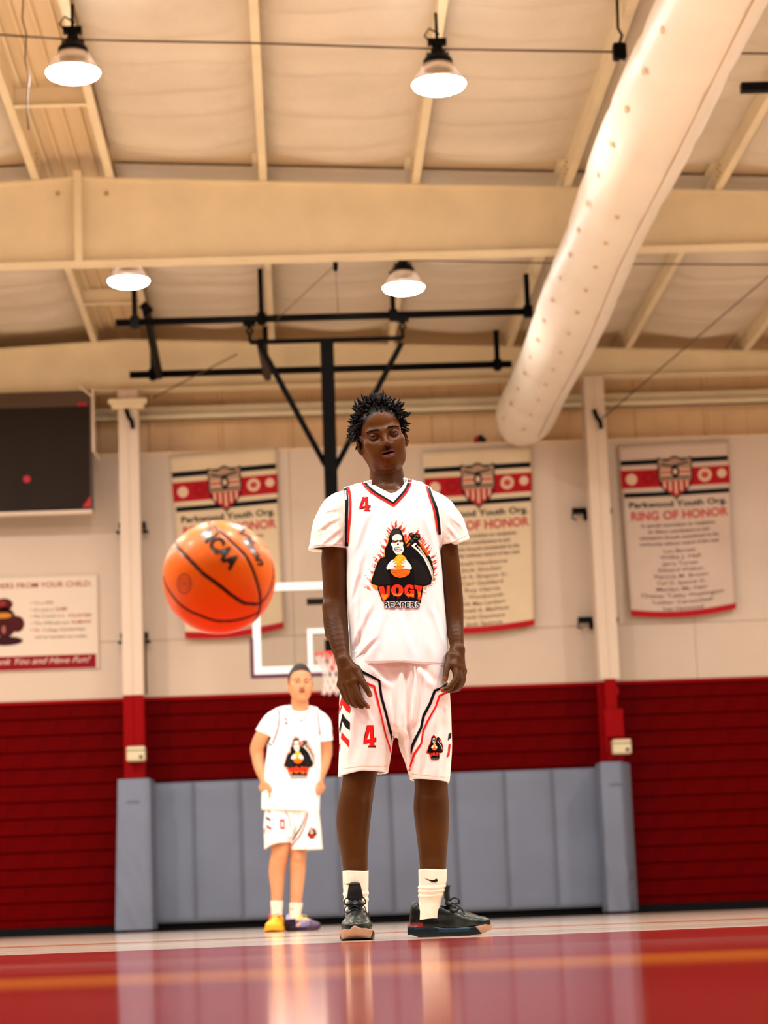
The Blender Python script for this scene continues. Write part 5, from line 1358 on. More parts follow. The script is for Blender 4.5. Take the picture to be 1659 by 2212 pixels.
    def colf(P):
        c = np.tile(base, (len(P), 1)); L = (P - O) @ R / q['s']
        n_ = waves(8, 14, 60, 21)(*P.T); c *= (1 + .07 * n_)[:, None]
        m = L[:, 2] > -.14; Lm = L[m]; cm = c[m] * (1 + .3 * np.clip((Lm[:, 2:3] + .14) / .05, 0, 1))  # head skin painted lighter, brightening the face through its colour
        cm = face_colors(Lm, cm, q)
        # scalp under the hair
        x, y, z = Lm.T; hl = .078 - 9 * x * x * (y < 0) - .55 * np.clip(y + .05, 0, .2)
        k_ = np.clip((z - hl) / .006, 0, 1) * (np.abs(x) < .09); k_ *= ~((z < -.03) & (y < .02))
        cm = cm * (1 - k_[:, None]) + np.array((.006, .005, .005)) * k_[:, None]; c[m] = cm
        # faint tattoo lines on the forearm
        px, py = proj(P)
        a = (px < 732) & (py > 1335) & (py < 1405); s_ = np.sin((py - (px - 705) * .35) * .8); c[a] *= np.clip(1 - .75 * np.clip(s_[a] * 2.5 - 1.2, 0, 1) * np.clip((732 - px[a]) / 14, 0, 1), .2, 1)[:, None]
        # paler finger pads and palms
        tips = [J(798, 1529, -.13), J(801, 1504, -.132), J(952, 1491, -.118), J(961, 1470, -.116)]
        for t in tips:
            d = np.linalg.norm(P - t, axis=1); k2 = np.clip(1 - d / .016, 0, 1) * .85; c = c * (1 - k2[:, None]) + np.array((.5, .17, .08)) * k2[:, None]
        return np.clip(c, .002, 1)
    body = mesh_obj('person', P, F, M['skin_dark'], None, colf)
    tag(body, 'tall dark-skinned player with short black twists, white number 4 jersey, black shoes', 'person')
    eyes(O, R, q, body, (-.02, -1, -.20))
    # eyebrows: fine short hairs
    bb_ = bvh_of(body); fr = R @ np.array([0, 1., 0])
    for sx in (-1, 1):
        b = MB(); rr = np.random.RandomState(3)
        for i in range(85):
            ax_ = rr.uniform(.013, .054); zc = .0215 - 7.0 * (ax_ - .032) ** 2 + rr.uniform(-1, 1) * .0022 * min(1, (.062 - ax_) / .02); p_ = O + R @ np.array([sx * ax_, -.16, zc])
            h_ = bb_.ray_cast(Vector(p_.tolist()), Vector(fr.tolist()))
            if h_[0] is None: continue
            a_ = np.array(h_[0]); d_ = R @ np.array([sx * .0045, -.0012, .0016 * rr.uniform(-.3, 1.2)]); b.tube([a_, a_ + d_ * .5 + fr * -.0006, a_ + d_], [.0005, .0005, .0002], 4)
        b.build('eyebrow', M['hair'], body)
    # ---- hair: short loose twists
    r = np.random.RandomState(5); b = MB()
    G = SDF(axis(O[0] - .14, O[0] + .14, .0035), axis(O[1] - .14, O[1] + .16, .0035), axis(O[2] - .1, O[2] + .18, .0035))
    G.ell(O + R @ np.array([0, .022, .040]), (.080, .095, .088), R, .01)
    G.ell(O + R @ np.array([0, .055, .010]), (.080, .070, .085), R, .02)
    X, Y, Z = G.field(); Lx = (X - O[0]) * R[0, 0] + (Y - O[1]) * R[1, 0] + (Z - O[2]) * R[2, 0]; Ly = (X - O[0]) * R[0, 1] + (Y - O[1]) * R[1, 1] + (Z - O[2]) * R[2, 1]; Lz = (X - O[0]) * R[0, 2] + (Y - O[1]) * R[1, 2] + (Z - O[2]) * R[2, 2]
    hl = .082 - 8 * Lx * Lx * (Ly < 0) - .62 * np.clip(Ly + .05, 0, .2)
    G.cut(np.maximum(hl - Lz, -.045 - Lz), .008); G.D += (.0025 * waves(8, 200, 420, 3)(X, Y, Z)).astype(np.float32)
    Ph, Fh = G.mesh()
    hair = mesh_obj('hair', Ph, Fh, M['hair'], body)
    cnt = 0
    while cnt < 640:
        d = r.randn(3); d /= np.linalg.norm(d)
        p = np.array([0, .022, .040]) + d * np.array([.078, .092, .084]); x, y, z = p
        hl_ = .082 - 8 * x * x * (y < 0) - .62 * max(0, min(.2, y + .05))
        if z < max(hl_, -.035) : continue
        if abs(x) > .04 and z < .012 and y < .035: continue
        cnt += 1
        nrm = d.copy(); nrm[2] += .12 if z > .05 else -.05; nrm += r.randn(3) * .30; nrm /= np.linalg.norm(nrm)
        ln = r.uniform(.018, .048) * (1.0 if z < .08 else .95) * (.5 if (y < -.04 and z < .112) else 1); bend = r.randn(3) * .3; bend[2] -= .12
        pts = []; n_ = 6; ph = r.uniform(0, 6)
        side = np.cross(nrm, r.randn(3)); side /= np.linalg.norm(side)
        for i in range(n_):
            t = i / (n_ - 1); pts.append(O + R @ (p - nrm * .006 + nrm * ln * t + bend * ln * t * t * .6 + side * .0022 * math.sin(ph + t * 9)))
        b.tube(pts, [.0050, .0054, .0050, .0046, .0040, .0022], 5)
    b.build('twists', M['hair'], hair, smooth=True)

    # ---- undershirt
    def torso_rows(da=0, db=0, hem=1444):
        rows = []
        for py, xl, xr, d in ((hem, 756.5, 968.5, .122), (1400, 754.5, 966, .122), (1340, 752, 962, .120), (1270, 750, 956, .118), (1200, 748, 952, .118), (1150, 744, 957, .116), (1110, 740, 957, .110), (1075, 752, 935, .092), (1052, 775, 905, .07)):
            c = (xl + xr) / 2; a = (xr - xl) / 2 / 632.; p = J(c, py); rows.append((p[2], p[0], Y0 + .005, a + da, d + db))
        return rows
    def hump(S_, add):
        S_.chain([J(806, 1068, .02), J(765, 1084, .015), J(727, 1102, .01), J(712, 1150, .005)], [.048 + add, .049 + add, .056 + add, .060 + add], .03)
        S_.chain([J(868, 1066, .02), J(915, 1083, .015), J(952, 1106, .01), J(966, 1150, .005)], [.048 + add, .049 + add, .055 + add, .058 + add], .03)
    T_ = SDF(axis(.0, .62, .0036), axis(Y0 - .17, Y0 + .19, .0042), axis(1.25, 1.62, .0036))
    T_.stack(torso_rows(-.006, -.008, 1200), 2.3, .01)
    hump(T_, -.002)
    T_.chain([J(714, 1140, .005), J(704, 1215, .0)], [.058, .069], .02); T_.chain([J(972, 1135, .005), J(988, 1205, .0)], [.054, .064], .02)
    X, Y, Z = T_.field()
    fold = waves(9, 30, 90, 31, (1, .6, .7)); T_.D += (.0016 * fold(X, Y, Z) * (Z < 1.52) * ((X < J(735, 1100)[0]) | (X > J(962, 1100)[0]))).astype(np.float32)
    T_.folds([(J(*a), J(*b_), .006, am) for a, b_, am in (((732, 1148), (696, 1180), .005), ((728, 1124), (686, 1150), .004), ((725, 1104), (700, 1110), .003), ((736, 1166), (713, 1188), .004), ((720, 1110), (690, 1160), .003), ((964, 1140), (988, 1170), .004), ((964, 1115), (995, 1142), .004), ((966, 1160), (976, 1180), .003), ((970, 1110), (1000, 1150), .003))], yc=Y0)
    # hem planes of the sleeves
    pxl = J(708, 1190); nl = np.array([-.06, 0, -1.0])
    def plane(p, n): n = n / np.linalg.norm(n); return (X - p[0]) * n[0] + (Y - p[1]) * n[1] + (Z - p[2]) * n[2]
    T_.cut(np.where(X < J(850, 1180)[0], plane(J(668, 1191), np.array([-.1, .15, -1.0])), plane(J(1014, 1164), np.array([.40, .15, -1.0]))))
    T_.shell(.010, (Z < zof(850, 1128)) & ((X < J(738, 1180)[0]) | (X > J(960, 1180)[0])))
    T_.cut(1.33 + 0 * X - Z)
    # round neck
    nc = J(836, 1043, .01); T_.cone(nc + [0, .02, .12], nc + [0, .02, .012], .07, .058, .006, 'sub')
    vx = [J(x, 1050)[0] for x in (780, 792, 806, 820, 836, 852, 866, 878, 890)]; vz = [zof(836, y) for y in (1022, 1042, 1061, 1072, 1076, 1072, 1060, 1038, 1014)]
    V_ = np.interp(X.ravel(), vx, vz).reshape(-1, 1, 1) + np.where((X < vx[0]) | (X > vx[-1]), .2, 0)
    T_.cut(np.where(Y < Y0 + .02, Z - V_, -1.0) + 0 * Z, .004)
    P, F = T_.mesh(); P = relax(P, F, 2)
    tee = mesh_obj('undershirt', P, F, M['tee'], body); bt = bvh_of(tee)
    pr = Print(bt, 6)
    pr.band([(672, 1180), (700, 1177), (725, 1176), (746, 1178)], 1.0, (.45, .33, .22), .0006); pr.band([(955, 1178), (980, 1171), (1009, 1156)], 1.0, (.5, .38, .26), .0006)
    pr.build('hem_stitching', tee)

    # ---- jersey
    G = SDF(axis(.08, .54, .003), axis(Y0 - .16, Y0 + .17, .0036), axis(zof(860, 1462), 1.62, .003))
    G.stack(torso_rows(.002, .006, 1470), 2.35, .01); hump(G, .0075)
    X, Y, Z = G.field()
    px_of = lambda x: x
    # wrinkles
    g1 = waves(6, 16, 40, 12, (1, .3, .25)); G.D += (.0028 * g1(X, Y, Z)).astype(np.float32)
    G.folds([(J(*a), J(*b_), w_, am) for a, b_, w_, am in (((772, 1290), (764, 1400), .010, .006), ((778, 1200), (756, 1330), .012, .006), ((795, 1320), (760, 1400), .010, .005), ((806, 1385), (762, 1432), .008, .005), ((930, 1320), (958, 1400), .010, .004), ((860, 1340), (884, 1420), .012, .003), ((912, 1120), (944, 1210), .012, .005), ((790, 1120), (764, 1200), .012, .005), ((800, 1062), (768, 1110), .009, .004), ((900, 1060), (914, 1115), .009, .004), ((820, 1340), (800, 1430), .014, .003), ((768, 1250), (756, 1300), .007, .004), ((905, 1330), (925, 1420), .014, .003))], yc=Y0)
    # side openings for the arms, from the straps down
    zl = [zof(750, y) for y in (1215, 1190, 1150, 1110, 1080, 1045)]; xl = [J(x, y)[0] for x, y in ((735, 1215), (744, 1190), (743.5, 1150), (744.5, 1110), (745.5, 1080), (741, 1045))]
    xr = [J(x, y)[0] for x, y in ((975, 1215), (955, 1190), (953.5, 1150), (948, 1110), (938, 1080), (928, 1045))]
    zz = Z.ravel(); Lx_ = np.interp(zz, zl, xl).reshape(1, 1, -1); Rx_ = np.interp(zz, zl, xr).reshape(1, 1, -1)
    up = (Z > zl[0])
    G.cut(np.where(up, np.maximum(Lx_ - X, X - Rx_), -1.0))
    # V neck in front, high round neck behind
    vx = [J(x, 1050)[0] for x in (776, 785, 800, 822, 851, 866, 876, 881, 885)]; vz = [zof(851, y) for y in (1014, 1029, 1047, 1064, 1083, 1066, 1048, 1026, 1010)]
    V_ = np.interp(X.ravel(), vx, vz).reshape(-1, 1, 1) + np.where((X < vx[0]) | (X > vx[-1]), .2, 0)
    G.cut(np.where(Y < Y0 + .0, Z - V_, -1.0) + 0 * Z)
    nk = J(838, 1040, .05); G.cone(nk + [0, -.02, .1], nk + [0, -.01, -.01], .06, .052, .004, 'sub')
    G.shell(.010, Z < zof(860, 1300))
    hz = np.interp(X.ravel(), [J(756, 1443)[0], J(860, 1437)[0], J(968, 1446)[0]], [zof(756, 1443.5), zof(860, 1438.5), zof(968, 1446)]).reshape(-1, 1, 1)
    G.cut(hz - Z)
    P, F = G.mesh(); P = relax(P, F, 2)
    jer = mesh_obj('jersey', P, F, M['jersey'], body); bj = bvh_of(jer)
    pr = Print(bj, 6)
    pr.band(spline([(784.5, 1037), (795, 1051), (812, 1065), (832, 1077), (850, 1088)], 4), 5.5, JBLACK, .0018); pr.band(spline([(850, 1088), (862, 1075), (874, 1061), (881, 1048), (884.5, 1034)], 4), 5.5, JBLACK, .0018)
    pr.band(spline([(781, 1040), (792, 1055), (810, 1069), (831, 1081), (851, 1092.5)], 4), 4, JRED, .0024); pr.band(spline([(850, 1092.5), (866, 1077), (879, 1062), (885.5, 1049), (888.5, 1036)], 4), 4, JRED, .0024)
    pr.build('neck_trim', jer)
    pr = Print(bj, 6)
    pr.band(spline([(745.5, 1054), (748, 1066), (749.5, 1085), (748.5, 1115), (748, 1150), (749.5, 1180)], 4), 6.5, JBLACK, .0018); pr.band(spline([(751, 1052), (755, 1066), (757, 1085), (756, 1115), (753, 1145), (751.5, 1172)], 4), [6] * 5 + [5.5] * 5 + [5] * 5 + [4] * 5 + [3] * 1, JRED, .0024)
    pr.band(spline([(924, 1049), (933, 1075), (942, 1098), (947, 1125), (949.5, 1155)], 4), 6, JBLACK, .0018); pr.band(spline([(919.5, 1048), (928, 1076), (937, 1100), (942, 1125), (945.5, 1150)], 4), 3.2, JRED, .0024)
    pr.build('armhole_trim', jer)
    four = lambda x, y, w, h, sl=0: [(x + a * w + (1 - c) * sl, y + c * h) for a, c in ((.28, 0), (.78, 0), (.82, .58), (1.0, .56), (1.02, .74), (.86, .76), (.86, .92), (.98, .92), (1.0, 1.0), (.38, 1.0), (.38, .94), (.54, .92), (.54, .80), (.0, .84), (.02, .62))]
    four_hole = lambda x, y, w, h, sl=0: [(x + a * w + (1 - c) * sl, y + c * h) for a, c in ((.50, .28), (.50, .64), (.26, .66))]
    pr = Print(bj, 6)
    pr.poly(four(776.5, 1073.5, 24, 31), (.05, .01, .02), .0008); pr.poly(four(778, 1075, 21, 28), JRED, .0014); pr.poly(four_hole(778, 1075, 21, 28), WHITE, .002)
    pr.build('chest_number', jer)
    pr = Print(bj, 6); emblem(pr, lambda x, y: (780 + x / 9.217, 1110 + y / 9.217)); pr.build('chest_emblem', jer)
    pr = Print(bj, 8); pr.band(spline([(762, 1431), (800, 1428.5), (860, 1427), (920, 1430), (966, 1433.5)], 4), 1.2, (.62, .52, .46), .0006); pr.build('hem_stitching', jer)

    # ---- shorts
    G = SDF(axis(.08, .54, .003), axis(Y0 - .15, Y0 + .16, .0036), axis(zof(860, 1710), zof(860, 1405), .003))
    def rows_(data, da=0, db=0): return [(J(0, py)[2] + (J((xl_ + xr_) / 2, py)[2] - J(0, py)[2]), J((xl_ + xr_) / 2, py)[0], Y0 + cy, (xr_ - xl_) / 2 / 632. + da, d + db) for py, xl_, xr_, d, cy in data]
    LL = [(1720, 725, 836, .098, .005), (1675, 727, 838.5, .099, .005), (1640, 729, 845, .101, .005), (1600, 731, 852, .104, .005), (1550, 731.5, 862, .106, .005), (1500, 735, 864, .108, .005), (1450, 748, 864, .108, .005), (1410, 756, 864, .104, .005)]
    RR = [(1720, 894, 968, .098, .005), (1690, 889, 970, .099, .005), (1650, 877, 972.5, .101, .005), (1600, 859, 974, .104, .005), (1550, 858, 973, .106, .005), (1500, 858, 971, .108, .005), (1450, 860, 967, .108, .005), (1410, 860, 964, .104, .005)]
    G.stack(rows_(LL), 2.25, .02); G.stack(rows_(RR), 2.25, .02)
    X, Y, Z = G.field()
    g2 = waves(6, 14, 34, 44, (1, .3, .35)); G.D += (.0035 * g2(X, Y, Z)).astype(np.float32)
    G.stack([(zof(860, y), J(862, y)[0], Y0 + .005, w / 632., .106) for y, w in ((1585, 12), (1560, 60), (1500, 90), (1450, 98), (1408, 98))], 2.2, .03)
    G.folds([(J(*a), J(*b_), w_, am) for a, b_, w_, am in (((864, 1445), (866, 1560), .010, .010), ((884, 1440), (868, 1570), .010, .007), ((840, 1520), (846, 1625), .010, .006), ((902, 1450), (884, 1580), .010, .006), ((868, 1560), (884, 1665), .010, .009), ((950, 1500), (935, 1580), .012, .005), ((765, 1530), (750, 1640), .014, .005), ((805, 1550), (790, 1650), .012, .004), ((908, 1600), (902, 1675), .010, .005), ((946, 1590), (940, 1680), .010, .005), ((800, 1450), (835, 1490), .012, .005), ((895, 1450), (930, 1490), .012, .005))], yc=Y0)
    G.shell(.011, Z < zof(860, 1560))
    zL = np.interp(X.ravel(), [J(727, 1680)[0], J(780, 1668)[0], J(840, 1669)[0]], [zof(727, 1679), zof(780, 1668), zof(840, 1670)]).reshape(-1, 1, 1)
    zR = np.interp(X.ravel(), [J(888, 1683)[0], J(970, 1691)[0]], [zof(888, 1684), zof(970, 1691)]).reshape(-1, 1, 1)
    G.cut(np.where(X < J(862, 1600)[0], zL - Z, zR - Z) + 0 * Y)
    P, F = G.mesh(); P = relax(P, F, 2)
    sh = mesh_obj('shorts', P, F, M['shorts'], body); bs = bvh_of(sh)
    c3 = lambda x, y: (700 + x / 5.184, 1380 + y / 5.184)
    pr = Print(bs, 6)
    pr.band([c3(*p) for p in ((350, 290), (430, 370), (520, 415), (618, 470), (640, 640), (700, 860), (735, 1000), (765, 1110), (768, 1215))], [5.5] * 8 + [2], JBLACK, .0018)
    pr.band([c3(*p) for p in ((380, 440), (470, 495), (560, 530), (600, 690), (650, 900), (690, 1080), (735, 1210), (748, 1290))], [5, 5, 5, 4.5, 3.5, 3, 3, 2], JRED, .0018)
    pr.band([c3(*p) for p in ((1400, 480), (1330, 545), (1240, 580), (1190, 720), (1115, 860), (1085, 1000), (1020, 1130), (985, 1210), (972, 1290))], [3, 5, 6, 6, 6, 5, 6, 6, 2], JBLACK, .0018)
    pr.band([c3(*p) for p in ((1385, 595), (1290, 640), (1250, 760), (1160, 920), (1110, 1030), (1090, 1170), (1010, 1290), (975, 1390), (955, 1480))], [4, 5, 4, 4.5, 4, 4, 4.5, 4, 3], JRED, .0018)
    pr.poly([c3(*p) for p in ((200, 640), (235, 700), (295, 760), (290, 835), (245, 800), (205, 735), (172, 850), (170, 760))], JRED, .0018)
    pr.poly([c3(*p) for p in ((208, 835), (240, 890), (290, 935), (288, 1025), (240, 985), (205, 920), (178, 1070), (170, 1010))], JBLACK, .0018)
    pr.poly([c3(*p) for p in ((198, 1040), (235, 1090), (282, 1135), (280, 1220), (240, 1165), (190, 1115))], JRED, .0018)
    pr.poly([c3(*p) for p in ((172, 1180), (184, 1165), (182, 1240), (172, 1270))], JRED, .0018)
    pr.poly([c3(*p) for p in ((1395, 1065), (1424, 1048), (1420, 1110), (1385, 1140))], JBLACK, .0018); pr.poly([c3(*p) for p in ((1393, 1185), (1418, 1175), (1402, 1310), (1368, 1335), (1388, 1260))], JRED, .0018)
    pr.build('side_stripes', sh)
    pr = Print(bs, 6)
    pr.poly(four(785, 1566.5, 27.5, 48), JBLACK, .0008); pr.poly(four(787, 1568, 23.5, 45), JRED, .0014); pr.poly(four_hole(787, 1568, 23.5, 45), WHITE, .002)
    pr.build('leg_number', sh)
    pr = Print(bs, 6); emblem(pr, lambda x, y: (923 + (x - 180) / 1340 * 35, 1586 + (y - 150) / 1750 * 55), True); pr.build('leg_emblem', sh)
    pr = Print(bs, 8); pr.band([(731, 1662), (780, 1655), (837, 1655)], 1.0, (.6, .5, .4), .0006); pr.band([(890, 1672), (930, 1676), (969, 1680)], 1.0, (.6, .5, .4), .0006)
    pr.build('hem_stitching', sh)
    b = MB(); dc = [J(x, y, -.118) for x, y in ((896, 1440), (897, 1470), (897, 1502))]; b.tube(dc, [.003, .0028, .0012], 6); b.build('drawcord', M['jersey'], sh)
    # inner dark lining hem at crotch (right leg inner panel seen through the gap)
    # ---- socks
    s1 = sock(body, [J(768, 1881), J(768.5, 1915, .0), J(769, 1940, .0), J(770, 1965, -.005), J(770, 1990, -.01)], [.0435, .0425, .040, .038, .037], folds=((.42, .003, .04), (.55, .003, .04)))
    s2 = sock(body, [J(934.5, 1878), J(934.5, 1905), J(932.5, 1925), J(929, 1950), J(926, 1985)], [.0475, .0465, .0430, .0380, .037], folds=((.40, .0035, .035), (.5, .0035, .03), (.6, .003, .03)))
    for s_, x, y, w in ((s1, 748, 1909, 6), (s2, 931, 1901, 14.5)):
        pr = Print(bvh_of(s_), 5); pr.poly(swoosh(x, y, w), (.006, .006, .008), .0015); pr.build('mark', s_)
    # ---- shoes
    h1 = J(774, 2027, 0); h1[2] = 0.0; h1[1] = Y0 + .085
    e1 = bpy.data.objects.new('shoe', bpy.data.meshes.new('shoe'))
    bpy.data.objects.remove(e1)
    def shoe_root(nm='shoe'):
        o = bpy.data.objects.new(nm, None); COL.objects.link(o); o.parent = body; o.empty_display_size = .05; return o
    r1_ = shoe_root(); shoe(r1_, h1, math.radians(-93), .30, 0, wid=1.12)
    h2 = J(889, 2020, 0); h2[2] = 0.0; h2[1] = Y0 + .012
    r2_ = shoe_root(); shoe(r2_, h2, math.radians(-6), .272, 0)
near_player()
# ================================================================ BASKETBALL
def basketball():
    Yb = 4.80; c = at(473.5, 1248, Yb); r = .1205
    f = (CAMP - c) / np.linalg.norm(CAMP - c)                   # toward the viewer
    u = np.cross(np.array([0, 0, 1.]), f); u /= np.linalg.norm(u); u = -u if u[0] < 0 else u; w = np.cross(f, u); w = w if w[2] > 0 else -w
    rl = -.031
    u2 = u * math.cos(rl) + w * math.sin(rl) * -1; w2 = np.cross(f, u2); w2 = w2 if w2[2] > 0 else -w2; u, w = u2, w2
    def on(px, py):                                            # crop coordinates of the ball close-up -> unit sphere
        a = (px - 820) / 702.; b_ = -(py - 848) / 702.; q = a * a + b_ * b_
        if q > .999: s_ = math.sqrt(.999 / q); a *= s_; b_ *= s_; q = .999
        return u * a + w * b_ + f * math.sqrt(1 - q)
    seams = [[(735, 160), (870, 290), (1050, 480), (1170, 630), (1250, 830), (1300, 1060), (1300, 1240), (1260, 1350), (1200, 1440)],
             [(250, 300), (330, 440), (550, 700), (680, 830), (830, 950), (960, 1070), (1100, 1170), (1200, 1195), (1300, 1190), (1390, 1110), (1460, 980), (1490, 840), (1490, 700), (1450, 540)],
             [(135, 800), (170, 920), (300, 1120), (430, 1230), (550, 1290), (700, 1355), (850, 1385), (1050, 1375), (1200, 1335), (1290, 1290)]]
    L = []
    for s_ in seams:
        pts = [on(*p) for p in spline(s_, 8)]
        pts = [p / np.linalg.norm(p) for p in pts]; L.append(np.array(pts)); L.append(-np.array(pts))
    n, k = 220, 140; V = []
    th = np.linspace(0, PI, k + 1); ph = np.linspace(0, 2 * PI, n + 1)[:-1]
    T_, P_ = np.meshgrid(th, ph, indexing='ij'); D = np.stack([np.sin(T_) * np.cos(P_), np.sin(T_) * np.sin(P_), np.cos(T_)], -1).reshape(-1, 3)
    dm = np.full(len(D), 9.)
    for s_ in L:
        for i in range(len(s_) - 1):
            a, b_ = s_[i], s_[i + 1]; v = b_ - a; t = np.clip(((D - a) @ v) / (v @ v + 1e-12), 0, 1); dm = np.minimum(dm, np.linalg.norm(D - a - t[:, None] * v, axis=1))
    g = np.clip(1 - dm / .055, 0, 1) ** 2
    P = c + D * (r * (1 - .022 * g))[:, None]
    F = [(i * n + j, (i + 1) * n + j, (i + 1) * n + (j + 1) % n, i * n + (j + 1) % n) for i in range(k) for j in range(n)]
    m = mat('pebbled_leather', (1, 1, 1), .40, .22, vc=True, bump=(900, .25, .0006), vary=(18, .04))
    m.node_tree.nodes['Principled BSDF'].inputs['Coat Weight'].default_value = .1; m.node_tree.nodes['Principled BSDF'].inputs['Coat Roughness'].default_value = .2
    def colf(_):
        s = np.clip((.037 - dm) / .008, 0, 1)[:, None]; return np.array((.88, .17, .001)) * (1 - s) + np.array((.012, .004, .003)) * s
    o = mesh_obj('basketball', P, np.array(F), m, None, colf)
    tag(o, 'orange basketball with black seams flying in mid-air before the banner', 'basketball')
    bb = bvh_of(o); M['ballink'] = mat('ball_print', (.012, .009, .006), .25, .6)
    def to_px(x, y): return (330 + x / 5.72, 1100 + y / 5.72)
    pr = Print(bb, 8)
    v, t = text2d('NCAA', .055); W_ = v[:, 0].max()
    def mp(x, y):
        a = x / W_; bx, by = 570 + a * 395, 320 + a * 440 + 60 * a * (1 - a) * -1; ang = math.atan2(440, 395); hx, hy = math.sin(ang), -math.cos(ang); h_ = 185 * (1 - .12 * a)
        return to_px(bx + hx * y * h_ * .0 + (y) * h_ * .82, by - y * h_ * .62)
    pr.tris([mp(x, y) for x, y in v], t, None, .0006)
    v, t = text2d('Wilson', .045, .35); W_ = v[:, 0].max()
    def mp2(x, y):
        a = x / W_; bx, by = 985 + a * 335 - 90 * a * (1 - a) * -1, 190 + a * 530; return to_px(bx + y * 85, by - y * 48)
    pr.tris([mp2(x, y) for x, y in v], t, None, .0006)
    pr.build('lettering', o, M['ballink'])
    M['ballmark'] = mat('ball_mark', (.28, .03, .004), .5)
    pr = Print(bb, 8)
    for rr, w_ in ((95, 2.6), (55, 1.6)): pr.band([to_px(390 + rr * .85 * math.cos(a), 920 + rr * 1.25 * math.sin(a)) for a in np.linspace(0, 2 * PI, 25)], w_, None, .0006)
    pr.poly([to_px(390 + 18 * math.cos(a), 920 + 26 * math.sin(a)) for a in np.linspace(0, 2 * PI, 11)[:-1]], None, .0006)
    pr.build('ring_mark', o, M['ballmark'])
basketball()
# ================================================================ THE DISTANT PLAYER
def far_player():
    Y0 = 15.6; PM = 314.0
    J = lambda px, py, dy=0.: at(px, py, Y0 + dy)
    zof = lambda px, py: J(px, py)[2]
    q = dict(eye=.0335, nw=.0135, lid=(.0115, .0045, -.001), mz=-.066, mo=.0, lip=1.0, s=1.02, lip_up=(.34, .09, .05), lip_low=(.42, .12, .08), hairc=(.02, .009, .005), lash=(.05, .02, .01), mous=.3, nos=.35, brow=-.002, browk=.9, sclera=(.6, .55, .5))
    R = rot(math.radians(1), math.radians(8), math.radians(3)); O = J(650, 1476, .0) + R @ np.array([-.004, 0, .004])
    x0 = J(528, 1700)[0]; x1 = J(724, 1700)[0]
    S = SDF(axis(x0, x1, .0055, [(O[0] - .1, O[0] + .1, .0034)]), axis(Y0 - .17, Y0 + .19, .006, [(Y0 - .12, Y0 - .03, .0034)]), axis(.04, 1.82, .006, [(O[2] - .13, O[2] + .13, .0034)]))
    nb = J(648, 1545, .02)
    S.stack([(zof(630, 1790), J(628, 1790)[0], Y0, .13, .075), (zof(630, 1740), J(630, 1740)[0], Y0, .14, .085), (zof(634, 1670), J(634, 1670)[0], Y0, .135, .09), (zof(638, 1600), J(638, 1600)[0], Y0, .155, .1), (zof(642, 1560), J(642, 1560)[0], Y0 + .01, .15, .085), (zof(646, 1546), J(646, 1546)[0], Y0 + .015, .08, .06)], 2.2, .02)
    hb = O + R @ np.array([0, .022, -.075]); S.cone(hb, nb + [0, .01, -.03], .055, .065, .02)
    S.ell(J(650, 1560, -.02), (.08, .055, .04), None, .03)
    # arms, hands on the hips
    S.chain([J(586, 1564, .015), J(566, 1590, .01), J(555, 1616, .04), J(556, 1628, .05)], [.044, .048, .046, .041], .012)
    S.chain([J(556, 1626, .05), J(558, 1646, .035), J(564, 1668, .0), J(571, 1686, -.03)], [.041, .040, .034, .026], .012)
    S.chain([J(696, 1566, .015), J(702, 1592, .01), J(704, 1616, .04), J(704, 1630, .05)], [.042, .045, .044, .040], .012)
    S.chain([J(704, 1628, .05), J(701, 1648, .035), J(695, 1668, .01), J(690, 1684, -.01)], [.040, .038, .032, .026], .012)
    hand(S, J(571, 1688, -.035), dict(index=[J(579, 1703, -.08), J(583, 1716, -.10), J(583, 1722, -.10)], middle=[J(573, 1705, -.06), J(577, 1716, -.06), J(580, 1720, -.05)], ring=[J(567, 1704, -.04), J(570, 1712, -.03), J(574, 1715, -.0)],
        pinky=[J(563, 1701, -.02), J(565, 1708, .0), J(569, 1711, .02)], thumb=[J(580, 1694, -.08), J(584, 1702, -.105), J(585, 1708, -.11)]), .0105)
    hand(S, J(690, 1686, -.01), dict(index=[J(690, 1702, -.05), J(689, 1710, -.07), J(688, 1716, -.07)], middle=[J(694, 1703, -.03), J(693, 1712, -.03), J(690, 1714, -.02)], ring=[J(697, 1702, -.01), J(696, 1709, .0), J(692, 1712, .02)],
        pinky=[J(699, 1700, .01), J(697, 1706, .02), J(694, 1709, .04)], thumb=[J(686, 1694, -.06), J(686, 1703, -.09), J(686, 1709, -.09)]), .0105)
    # legs
    S.chain([J(606, 1765), J(605, 1805), J(605, 1838, -.01), J(600, 1870, .01), J(598, 1888, .015), J(599, 1920, .005), J(598, 1948, .0), J(598, 1972, .0)], [.078, .070, .060, .0585, .055, .044, .038, .034], .02, sy=1.05)
    S.cone(J(607, 1836, -.04), J(605, 1846, -.04), .034, .03, .02)
    S.chain([J(652, 1765), J(648, 1805), J(645, 1838, -.0), J(643, 1868, .012), J(643, 1885, .015), J(641, 1920, .005), J(639, 1950, .0), J(638, 1976, .0)], [.078, .068, .056, .0560, .053, .045, .039, .034], .02, sy=1.05)
    S.cone(J(645, 1842, -.035), J(645, 1852, -.035), .032, .03, .02)
    sculpt_head(S, O, R, q)
    P, F = S.mesh(); P = relax(P, F, 2, .45); base = np.array((.60, .27, .13))
    def colf(P):
        c = np.tile(base, (len(P), 1)); L = (P - O) @ R / q['s']; c *= (1 + .04 * waves(6, 10, 40, 2)(*P.T))[:, None]
        m = L[:, 2] > -.14; Lm = L[m]; cm = face_colors(Lm, c[m], q); x, y, z = Lm.T
        hl = .074 - 5 * x * x * (y < 0) - .55 * np.clip(y + .05, 0, .2); k_ = np.clip((z - hl) / .006, 0, 1) * ~((z < -.03) & (y < .02))
        c[m] = cm * (1 - k_[:, None]) + np.array((.02, .014, .012)) * k_[:, None]; return np.clip(c, .002, 1)
